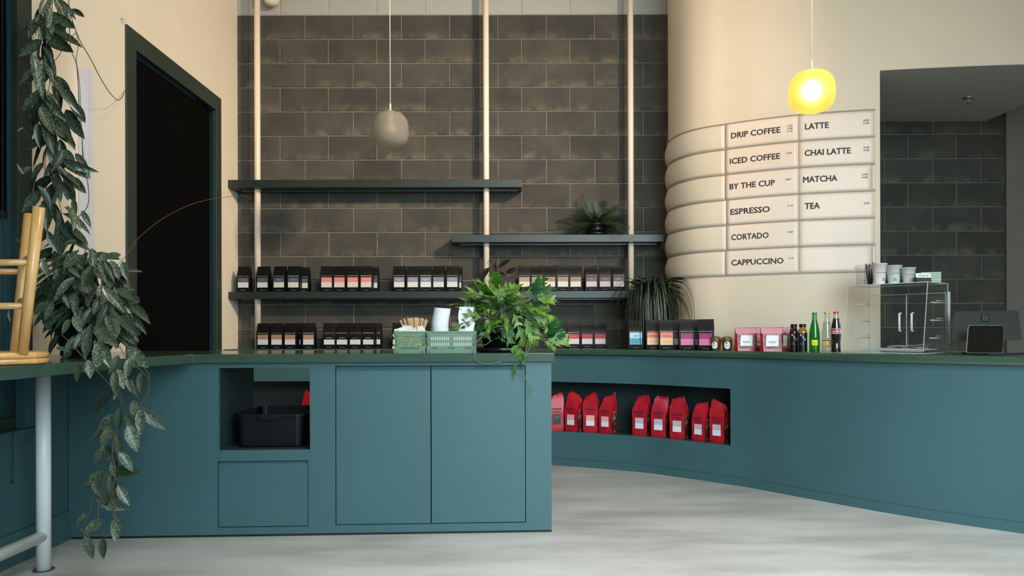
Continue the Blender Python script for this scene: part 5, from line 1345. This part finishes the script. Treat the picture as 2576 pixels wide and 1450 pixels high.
strand([(176, 30, 3.5), (175, 90, 3.5), (180, 130, 3.5), (192, 160, 3.5), (197, 220, 3.5), (201, 300, 3.5), (205, 330, 3.5), (212, 420, 3.5), (222, 470, 3.5), (220, 520, 3.5), (190, 560, 3.5), (212, 610, 3.5), (214, 650, 3.5)], 0.002)
strand([(192, 82, 3.5), (197, 115, 3.5), (192, 150, 3.5), (200, 210, 3.5), (204, 290, 3.5), (208, 400, 3.5)], 0.0015)
strand([(192, 82, 3.52), (165, 108, 3.52), (148, 140, 3.52), (130, 160, 3.52)], 0.0015)
strand([(284, 680, 3.4), (320, 640, 3.45), (350, 598, 3.5), (410, 550, 3.7), (480, 515, 4.0), (540, 500, 4.2), (600, 493, 4.4), (618, 494, 4.45), (632, 502, 4.48)], 0.0013)
# bushy mass round the pot
C0 = P(212, 745, 3.42)
for i in range(124):
    k_ = (i + 0.5) / 124; rr_ = math.sqrt(k_); a = i * 2.39996
    ex, ey = math.cos(a) * rr_, math.sin(a) * rr_
    bx = 214 + 100 * ex + (16 if ey > 0 else 0); by = 735 + 118 * ey
    lay = i % 3; Y = 3.50 - 0.12 * lay - 0.10 * (1 - rr_) + hr.uniform(-0.03, 0.03)
    base = P(bx, by, Y); dirv = Vector((ex, -0.7 + 0.3 * rr_, -ey)).normalized()
    ln = hr.uniform(0.10, 0.148)
    td = (Vector((ex * 0.42, -0.25, -ey * 0.25)) + Vector((hr.uniform(-0.45, 0.45), hr.uniform(-0.3, 0.1), hr.uniform(-1.1, -0.15)))).normalized()
    tip = base + td * ln
    for p_ in (base, tip):
        p_.x = max(p_.x, LX + 0.04); 
        if p_.x < -1.66: p_.z = max(p_.z, FT + 0.012)
    nv = (dirv * 0.8 + Vector((0.1, -0.6, 0.7)))
    hleaf(base, tip, hr.uniform(-0.5, 0.5), nrm=nv)
for (bx, by, tx, ty) in ((255, 415, 188, 502), (240, 470, 297, 480), (310, 485, 270, 520), (200, 270, 142, 330), (230, 275, 190, 355), (300, 345, 265, 412), (270, 240, 300, 300), (180, 92, 210, 170), (290, 120, 345, 165), (330, 10, 270, 25), (350, 70, 265, 130), (340, 190, 385, 262), (440, 200, 530, 310),
                         (500, 215, 575, 262), (525, 98, 548, 182), (520, 72, 443, 75), (580, 222, 505, 218), (185, 345, 225, 405), (60, 5, 100, 15), (75, 130, 48, 160), (40, 308, 45, 360), (455, 330, 500, 420), (510, 330, 582, 410)):
    (x0, y0), (x1, y1) = z2(bx, by), z2(tx, ty); Y = 3.16 + hr.uniform(-0.06, 0.06)
    hleaf(P(x0, y0, Y), P(x1, y1, Y - 0.01), hr.uniform(-0.3, 0.3))
# inner leaves beyond the largest three hundred: one joined part
inner = MB()
for i in range(150):
    k_ = (i + 0.5) / 150; rr_ = math.sqrt(k_) * 0.96; a = i * 2.39996 + 1.0
    ex, ey = math.cos(a) * rr_, math.sin(a) * rr_
    base = P(216 + 98 * ex + (20 if ey > 0 else 0), 752 + 118 * ey, 3.42 + 0.07 * (i % 3) - 0.03)
    ln = hr.uniform(0.10, 0.14); dn = (Vector((ex * 0.5, -0.15, -ey * 0.2)) + Vector((hr.uniform(-0.5, 0.5), hr.uniform(-0.2, 0.1), hr.uniform(-1.0, -0.1)))).normalized()
    if (base + dn * ln).z < FT + 0.012: dn.z = max(dn.z, (FT + 0.014 - base.z) / ln); dn = dn.normalized()
    n = Vector((ex * 0.6, -1, 0.4)); n = n - dn * n.dot(dn)
    M_ = Matrix.Translation(base) @ basis(base, dn, n) @ Matrix.Diagonal((ln * 1.15, ln, ln, 1)); me = HOYA[i % 5]
    inner.add([M_ @ v.co for v in me.vertices], [tuple(p.vertices) for p in me.polygons])
for p_ in inner.v:
    p_.x = max(p_.x, LX + 0.03)
    if p_.x < -1.66: p_.z = max(p_.z, FT + 0.004)
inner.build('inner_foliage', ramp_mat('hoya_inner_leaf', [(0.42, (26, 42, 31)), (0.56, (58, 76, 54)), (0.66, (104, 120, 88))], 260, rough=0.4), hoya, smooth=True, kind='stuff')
HSTEM.build('vine', M_STEM, hoya)
for k in range(5):
    a = hr.uniform(0, 6); mbq = MB()
strings = MB()
for k in range(26):
    a = hr.uniform(0, 6.28); b0_ = Vector((hb.x + 0.04 * math.cos(a), 3.42 + 0.04 * math.sin(a), FT + 0.14)); e_ = C0 + Vector((math.cos(a) * 0.17, -abs(math.sin(a)) * 0.15, hr.uniform(-0.05, 0.14)))
    strings.tube([b0_, (b0_ + e_) / 2 + Vector((0, 0, 0.08)), e_], 0.002, 5)
strings.build('stem', M_STEMG, hoya)

# leafy fern with lobed fronds on the front worktop
M_KF = ramp_mat('bright_fern_leaf', [(0.3, (34, 72, 24)), (0.47, (60, 102, 26)), (0.58, (92, 126, 32)), (0.72, (136, 146, 44))], 2.2, rough=0.48, coat=0.06)
M_KFD = ramp_mat('deep_fern_leaf', [(0.3, (18, 54, 32)), (0.55, (34, 82, 40)), (0.75, (90, 118, 44))], 2.2, rough=0.36, coat=0.15)
def frond_mesh(seed, m, nl, lw, ll, curl):
    rg = random.Random(seed); v = []; f = []
    def bend(x, y, z=0): return (x, y, z - curl * y * y + 0.02 * math.sin(9 * y + seed) + 0.03 * abs(x))
    def strip(p0, d, L_, w_, n=4):
        px_ = (-d[1], d[0]); base = len(v)
        for i in range(n + 1):
            t = i / n; ww = w_ * (0.55 + 0.9 * math.sin(math.pi * min(1, t * 0.8 + 0.12))) * (1 - t ** 3) + 0.003; cx_ = p0[0] + d[0] * L_ * t + 0.02 * math.sin(t * 5 + seed) ; cy_ = p0[1] + d[1] * L_ * t
            ww *= 1 + 0.15 * math.sin(t * 14 + seed)
            v.append(bend(cx_ - px_[0] * ww, cy_ - px_[1] * ww, 0.004)); v.append(bend(cx_, cy_, -0.006)); v.append(bend(cx_ + px_[0] * ww, cy_ + px_[1] * ww, 0.004))
        for i in range(n):
            a = base + i * 3; f.append((a, a + 3, a + 4, a + 1)); f.append((a + 1, a + 4, a + 5, a + 2))
    strip((0, 0.18), (0, 1), 0.82, lw * 0.95, 7)
    for i in range(nl):
        y = 0.30 + 0.42 * i / max(1, nl - 1)
        for s in (-1, 1):
            a = R(38 + rg.uniform(-8, 12)) * s; l_ = ll * (1 - 0.25 * i / nl) * rg.uniform(0.85, 1.1)
            strip((0, y + rg.uniform(-0.02, 0.02)), (math.sin(a), math.cos(a)), l_, lw * 0.85)
    # stalk
    base = len(v)
    for t in (0, 0.1, 0.2): v.append(bend(-0.006, t)); v.append(bend(0.006, t))
    f.append((base, base + 1, base + 3, base + 2)); f.append((base + 2, base + 3, base + 5, base + 4))
    me = bpy.data.meshes.new('frond'); me.from_pydata(v, [], f); me.materials.append(m); me.polygons.foreach_set('use_smooth', [True] * len(f)); me.update(); return me
KF = [frond_mesh(1, M_KF, 3, 0.058, 0.42, 0.15), frond_mesh(2, M_KF, 2, 0.062, 0.46, 0.3), frond_mesh(3, M_KFD, 3, 0.066, 0.42, 0.1), frond_mesh(4, M_KF, 1, 0.062, 0.4, 0.25), frond_mesh(5, M_KF, 0, 0.075, 0, 0.35), frond_mesh(6, M_KFD, 2, 0.062, 0.44, 0.2)]
kp, _x = ofp(1262, 0.20)
kf = thing('potted_fern', 'bushy bright green fern with lobed fronds in black pot on front worktop', 'plant', tuple(kp + Vector((0, 0, 0.001))))
kb = kp + Vector((0, 0, 0.001))
MB().lathe([(0.115, 0.0), (0.135, 0.004), (0.14, 0.022), (0.134, 0.024), (0.128, 0.008), (0.002, 0.006)], 32, tuple(kb)).build('saucer', M_BLACK, kf, smooth=True)
MB().lathe([(0.09, 0.008), (0.095, 0.012), (0.118, 0.10), (0.124, 0.102), (0.126, 0.14), (0.119, 0.142), (0.112, 0.12)], 32, tuple(kb)).build('pot', M_BLACK, kf, smooth=True)
MB().lathe([(0.001, 0.128), (0.114, 0.124)], 24, tuple(kb)).build('soil', M_SOIL, kf)
KINV = tmx(kf).inverted(); kr = random.Random(5); KST = MB(); KC = kb + Vector((0, 0, 0.15))
def kfrond(base, tip, var, roll=0.0, nrm=None, stem=True, wk=1.0):
    d = tip - base; n = Vector((0, -1, 0.35)) if nrm is None else Vector(nrm); dn = d.normalized(); n = n - dn * n.dot(dn); n = Matrix.Rotation(roll, 4, dn).to_3x3() @ n
    put('frond', KF[var], kf, KINV @ Matrix.Translation(base) @ basis(base, dn, n) @ Matrix.Diagonal((d.length * wk, d.length, d.length, 1)))
    if stem: KST.tube([KC + Vector((kr.uniform(-0.06, 0.06), kr.uniform(-0.06, 0.06), -0.03)), (KC + base) / 2 + Vector((0, 0, 0.02)), base], 0.0016, 5)
kY = kp.y
def z4(x, y): return (960 + x / 4.532, 680 + y / 4.532)
spec = [(1320, 420, 1308, 30, 0, 0), (1320, 330, 1240, 160, 4, 0), (1330, 330, 1180, 260, 4, 0), (1340, 300, 1480, 235, 4, 0), (1240, 400, 960, 170, 3, 0), (1180, 420, 870, 260, 4, 0), (1260, 460, 1020, 330, 1, 0), (1130, 560, 930, 400, 2, 0), (1150, 540, 920, 520, 4, 0), (1140, 540, 1220, 370, 4, 0), (1150, 560, 1040, 330, 4, 0),
        (1160, 560, 1000, 470, 1, 0), (1170, 570, 975, 780, 2, 0), (1190, 560, 1120, 760, 5, 0), (1200, 560, 1215, 770, 4, 0), (1700, 330, 1830, 60, 2, -0.04), (1720, 300, 1960, 165, 2, -0.04), (1740, 320, 1995, 330, 0, -0.04), (1700, 420, 1900, 500, 0, -0.04), (1620, 330, 1500, 225, 4, 0), (1640, 300, 1710, 150, 4, 0), (1650, 340, 1560, 250, 1, 0),
        (1780, 450, 1960, 530, 1, -0.03), (1850, 780, 2030, 540, 2, -0.06), (1850, 790, 2165, 790, 0, -0.06), (1840, 800, 2010, 900, 0, -0.06), (1860, 760, 1920, 540, 4, -0.05), (1850, 800, 1900, 880, 3, -0.06), (1380, 620, 1490, 860, 5, -0.08), (1420, 640, 1540, 700, 4, -0.08), (1400, 650, 1340, 830, 4, -0.08), (1560, 600, 1620, 850, 1, -0.08),
        (1540, 560, 1480, 700, 3, -0.06), (1600, 480, 1900, 740, 4, -0.05), (1640, 560, 1760, 820, 0, -0.07), (1500, 480, 1560, 620, 1, -0.04), (1440, 420, 1560, 340, 3, 0), (1360, 480, 1400, 580, 1, -0.05), (1300, 420, 1420, 260, 3, 0), (1600, 840, 1460, 930, 0, -0.14), (1590, 850, 1560, 1060, 1, -0.14), (1570, 930, 1610, 1090, 3, -0.14), (1540, 1040, 1480, 1240, 4, -0.15),
        (1340, 780, 1280, 770, 4, -0.13), (1340, 780, 1405, 810, 4, -0.13), (1340, 780, 1335, 735, 4, -0.13), (1680, 620, 1740, 900, 4, -0.06), (1740, 560, 1830, 860, 4, -0.05), (1250, 500, 1150, 480, 1, 0), (1500, 400, 1620, 480, 1, -0.02), (1420, 360, 1520, 290, 4, 0), (1600, 420, 1700, 370, 1, -0.02), (1480, 600, 1420, 700, 4, -0.06), (1760, 420, 1930, 400, 0, -0.04), (1700, 380, 1870, 250, 2, -0.035), (1720, 520, 1880, 600, 1, -0.05), (1640, 520, 1700, 700, 0, -0.06), (1860, 770, 2080, 700, 2, -0.06), (1850, 800, 1960, 860, 1, -0.06), (1500, 620, 1460, 820, 0, -0.08), (1650, 640, 1680, 860, 1, -0.08), (1120, 500, 950, 600, 2, -0.03), (1140, 600, 1040, 740, 5, -0.04)]
for (bx, by, tx, ty, var, dy) in spec:
    (x0, y0), (x1, y1) = z4(bx, by), z4(tx, ty); Yb = kY - 0.05 + dy + kr.uniform(-0.05, 0.03)
    if dy < -0.12: Yb = kY - 0.235
    wk = (1.0 if var != 4 else 0.85) * (1.25 if dy < -0.025 and var in (0, 2, 1) else 1.0)
    kfrond(P(x0, y0, Yb), P(x1, y1, Yb + kr.uniform(-0.05, 0.02)), var, kr.uniform(-0.4, 0.4), nrm=(kr.uniform(-0.4, 0.4), -1, 0.6), stem=dy > -0.12, wk=wk)
for i in range(84):
    a = kr.uniform(0, 6.28); el = kr.uniform(-0.1, 1.35); dv = Vector((math.cos(a) * math.cos(el), math.sin(a) * math.cos(el) * 0.7, math.sin(el)))
    r_ = kr.uniform(0.06, 0.21); base = KC + Vector((dv.x * r_, dv.y * r_, dv.z * r_ * 0.7 + 0.03)); tip = base + (dv + Vector((0, -0.2, kr.uniform(-0.9, 0.0)))).normalized() * kr.uniform(0.10, 0.17)
    kfrond(base, tip, kr.choice((0, 1, 3, 4, 5)), kr.uniform(-0.6, 0.6), nrm=dv + Vector((0, -0.5, 0.6)))
def kst(pts, r=0.0022):
    pa = [P(*q) for q in pts]; out = []
    for i in range(len(pa) - 1):
        a = pa[max(i - 1, 0)]; b_ = pa[i]; c = pa[i + 1]; d = pa[min(i + 2, len(pa) - 1)]
        for j in range(4):
            t = j / 4; out.append(0.5 * ((2 * b_) + (c - a) * t + (2 * a - 5 * b_ + 4 * c - d) * t * t + (3 * b_ - a - 3 * c + d) * t ** 3))
    out.append(pa[-1]); KST.tube(out, r, 6)
kst([(1227, 822, kY - 0.16), (1215, 845, kY - 0.2), (1196, 865, kY - 0.235), (1193, 888, kY - 0.24), (1194, 902, kY - 0.24), (1206, 912, kY - 0.24), (1230, 914, kY - 0.24), (1262, 911, kY - 0.24)], 0.0026)
kst([(1265, 820, kY - 0.13), (1240, 825, kY - 0.15), (1232, 838, kY - 0.17), (1214, 845, kY - 0.2)], 0.003)
kst([(1238, 856, kY - 0.16), (1220, 868, kY - 0.18), (1202, 868, kY - 0.2)], 0.002)
kst([(1330, 850, kY - 0.16), (1322, 890, kY - 0.235), (1318, 925, kY - 0.24), (1322, 955, kY - 0.24), (1338, 975, kY - 0.24), (1339, 978, kY - 0.24), (1336, 988, kY - 0.24), (1327, 992, kY - 0.24)], 0.0024)
kst([(1298, 915, kY - 0.24), (1303, 935, kY - 0.24), (1315, 942, kY - 0.24)], 0.0015)
kst([(1335, 855, kY - 0.14), (1330, 880, kY - 0.2), (1318, 900, kY - 0.24)], 0.0025)
KST.build('runner', M_STEMG, kf)

# small feathery fern on the right shelf
M_SF = ramp_mat('dark_fern_leaf', [(0.35, (22, 40, 20)), (0.6, (38, 62, 28)), (0.8, (60, 86, 38))], 6, rough=0.5)
def feather(seed, curl):
    rg = random.Random(seed); v = []; f = []
    def bd(x, y): return (x, y, -curl * y * y - 0.15 * abs(x))
    n = 15
    for i in range(n):
        y = 0.14 + 0.86 * i / n; l_ = 0.24 * math.sin(math.pi * (0.18 + 0.8 * i / n)) + 0.02
        for s in (-1, 1):
            b0 = len(v); dy = 0.03
            for k in range(4):
                t = k / 3; x = s * l_ * t; ww = 0.024 * (1 - t) + 0.002
                zig = 0.5 if k % 2 else 1.15
                v.append(bd(x, y + dy * t * 2 - ww * zig)); v.append(bd(x, y + dy * t * 2 + ww * zig))
            for k in range(3): f.append((b0 + 2 * k, b0 + 2 * k + 2, b0 + 2 * k + 3, b0 + 2 * k + 1) if s > 0 else (b0 + 2 * k + 1, b0 + 2 * k + 3, b0 + 2 * k + 2, b0 + 2 * k))
    b0 = len(v)
    for i in range(9): y = i / 8; v.append(bd(-0.006, y)); v.append(bd(0.006, y))
    for i in range(8): f.append((b0 + 2 * i, b0 + 2 * i + 1, b0 + 2 * i + 3, b0 + 2 * i + 2))
    me = bpy.data.meshes.new('frond'); me.from_pydata(v, [], f); me.materials.append(m_ := M_SF); me.update(); return me
SFM = [feather(1, 0.5), feather(2, 0.9), feather(3, 0.25)]
sp = P(1502, 588, 6.17); sp.z = 1.8225
sf = thing('small_fern', 'small dark feathery fern in black pot on the right-hand shelf', 'plant', tuple(sp)); SI = tmx(sf).inverted()
MB().lathe([(0.06, 0.0), (0.082, 0.003), (0.086, 0.02), (0.08, 0.021), (0.072, 0.012), (0.076, 0.075), (0.084, 0.078), (0.086, 0.1), (0.078, 0.101), (0.074, 0.09), (0.001, 0.088)], 28, tuple(sp)).build('pot', M_BLACK, sf, smooth=True)
sr_ = random.Random(9); sc_ = sp + Vector((0, 0, 0.10))
for i in range(40):
    a = sr_.uniform(0, 6.28) if i > 5 else (0.2, 0.9, 1.6, 2.3, 2.9, 5.0)[i]; el = sr_.uniform(0.0, 1.25); dv = Vector((math.cos(a) * math.cos(el), math.sin(a) * math.cos(el) * 0.55 - 0.12, math.sin(el)))
    ln = sr_.uniform(0.17, 0.27) * (0.75 + 0.35 * abs(math.cos(a)))
    if dv.y > 0 and dv.y * ln > 0.05: dv.y = 0.05 / ln
    dn = dv.normalized(); base = sc_ + dn * 0.02; n = Vector((0, 0, 1)) if el < 1.0 else Vector((0, -1, 0.3)); n = n + Vector((0, -0.5, 0))
    put('frond', SFM[i % 3], sf, SI @ Matrix.Translation(base) @ basis(base, dn, n) @ Matrix.Scale(ln, 4))

# dark purple-leaved plant on the long shelf
M_DL = mat('dark_purple_leaf', (24, 20, 18), 0.35, noise=0.2, scale=10); M_DS = mat('maroon_stem', (58, 18, 26), 0.4)
dp = P(1278, 728, 6.17); dp.z = Z3 + 0.001
dl = thing('dark_leaf_plant', 'plant with broad near-black leaves and maroon stems in square black pot', 'plant', tuple(dp)); DI = tmx(dl).inverted()
MB().prism([(dp.x - 0.06, 6.11), (dp.x + 0.06, 6.11), (dp.x + 0.062, 6.23), (dp.x - 0.062, 6.23)], dp.z, dp.z + 0.115).build('pot', M_BLACKM, dl, bevel=0.006)
tm = MB(); text(tm, 'House & Plant', (dp.x - 0.005, 6.1065, dp.z + 0.022), 0.07, 0.006, bold=0.0); tm.build('lettering', M_STEEL, dl)
DLM = leaf_mesh('leaf', M_DL, 0.20, 0.25, 0.12, 8, 0.95, 0.7)
def z5(x, y): return (1180 + x / 11.709, 640 + y / 11.709)
DST = MB(); sb_ = P(1249, 700, 6.14)
for (bx, by, tx, ty, Y, rl) in ((610, 385, 262, 790, 6.09, 0.3), (850, 400, 1195, 130, 6.12, -0.3), (1085, 560, 1410, 400, 6.10, 0.5), (850, 520, 1080, 640, 6.13, 0.4), (760, 230, 800, 420, 6.14, 0.9)):
    (x0, y0), (x1, y1) = z5(bx, by), z5(tx, ty); q0, q1 = P(x0, y0, Y), P(x1, y1, Y - 0.03); d = q1 - q0
    nn = Vector((0, -1, 0.5)); dn = d.normalized(); nn = nn - dn * nn.dot(dn); nn = Matrix.Rotation(rl, 4, dn).to_3x3() @ nn
    put('leaf', DLM, dl, DI @ Matrix.Translation(q0) @ basis(q0, dn, nn) @ Matrix.Scale(d.length, 4))
    DST.tube([dp + Vector((-0.045, 0, 0.11)), (sb_ + q0) / 2 + Vector((0, 0, 0.005)), q0], 0.004, 8)
for pts in ([(700, 430), (740, 330), (690, 240), (590, 180)], [(800, 470), (800, 330), (790, 220), (745, 190), (720, 300), (770, 400)]):
    DST.tube([dp + Vector((-0.045, 0, 0.11))] + [P(*z5(*q), 6.12) for q in pts], 0.0055, 8)
DST.build('stem', M_DS, dl, smooth=True)

# arching strap-leaved palm on the curved counter
M_PL = ramp_mat('strap_leaf', [(0.3, (16, 26, 16)), (0.6, (30, 44, 24)), (0.8, (52, 66, 36))], 5, rough=0.4, coat=0.2)
pc_ = Vector((1.055, 5.84, CT + 0.001))
pl = thing('strap_leaf_palm', 'dark arching strap-leaved palm behind the blue-labelled bag, against the curved wall', 'plant', tuple(pc_))
MB().lathe([(0.075, 0.0), (0.08, 0.004), (0.095, 0.13), (0.1, 0.132), (0.1, 0.15), (0.093, 0.151), (0.09, 0.13), (0.001, 0.128)], 26, tuple(pc_)).build('pot', M_BLACK, pl, smooth=True)
MB().lathe([(0.05, 0.12), (0.058, 0.15), (0.045, 0.2), (0.028, 0.27), (0.024, 0.41)], 16, tuple(pc_), close=True).build('trunk', mat('palm_bark', (52, 42, 32), 0.8, bump=0.4, bscale=40), pl, smooth=True)
pr_ = random.Random(21); crown = pc_ + Vector((0, 0.0, 0.40))
def wallok(p):
    if p.y > 6.27: p.y = 6.27
    if p.x > 1.10:
        yw = 6.296
        if p.x >= 1.215:
            for i in range(len(WP) - 1):
                a, b = WP[i], WP[i + 1]
                if a.x <= p.x < b.x: yw = min(yw, a.y + (b.y - a.y) * (p.x - a.x) / (b.x - a.x))
            p.y = min(p.y, yw - 0.05)
        elif p.y > 5.75: p.x = min(p.x, 1.195)
    return p
for i in range(190):
    a = pr_.uniform(math.pi * 0.95, math.pi * 2.12) if i % 6 else pr_.uniform(0, math.pi); 
    H_ = pr_.uniform(0.08, 0.33); Rr = pr_.uniform(0.12, 0.36); drop = pr_.uniform(0.06, 0.46) + H_ * 0.5; shp = pr_.uniform(1.7, 2.6); a += pr_.uniform(-0.1, 0.1)
    cx_, sy_ = math.cos(a), math.sin(a)
    if sy_ > 0: Rr *= 0.6
    if cx_ > 0.3: Rr = min(Rr, 0.27)
    if sy_ < -0.5: Rr = min(Rr, 0.24)
    w0 = pr_.uniform(0.004, 0.0075); mb = MB(); tw = pr_.uniform(-0.6, 0.6); n = 10; pts = []
    for k in range(n + 1):
        t = k / n; rr_ = Rr * (math.sin(t * 1.75) / 0.984 if t < 0.9 else 1.0 - 0.03 * (t - 0.9) * 10); z = H_ * 2.2 * t * (1 - 0.5 * t) * (1 if t < 1 else 1) - (drop + H_ * 1.1) * t ** shp
        q = crown + Vector((cx_ * rr_, sy_ * rr_ * 0.9 - 0.05 * t, z)); q.z = max(q.z, CT + 0.01); pts.append(wallok(q))
    for k in range(n + 1):
        t = k / n; d = pts[min(k + 1, n)] - pts[max(k - 1, 0)]; sd = d.cross(Vector((cx_, sy_, 0.6))).normalized()
        if sd.length < 0.5: sd = Vector((-sy_, cx_, 0))
        sd = (sd + Vector((0.0, 0.0, 0.0))).normalized(); w_ = w0 * (1 - t ** 2.5) + 0.0004
        c = pts[k]; nn = d.cross(sd).normalized()
        mb.v += [c - sd * w_, c + nn * w_ * 0.35, c + sd * w_]
    for k in range(n):
        b0 = k * 3; mb.f += [(b0, b0 + 1, b0 + 4, b0 + 3), (b0 + 1, b0 + 2, b0 + 5, b0 + 4)]; mb.m += [0, 0]
    mb.build('leaf', M_PL, pl, smooth=True)
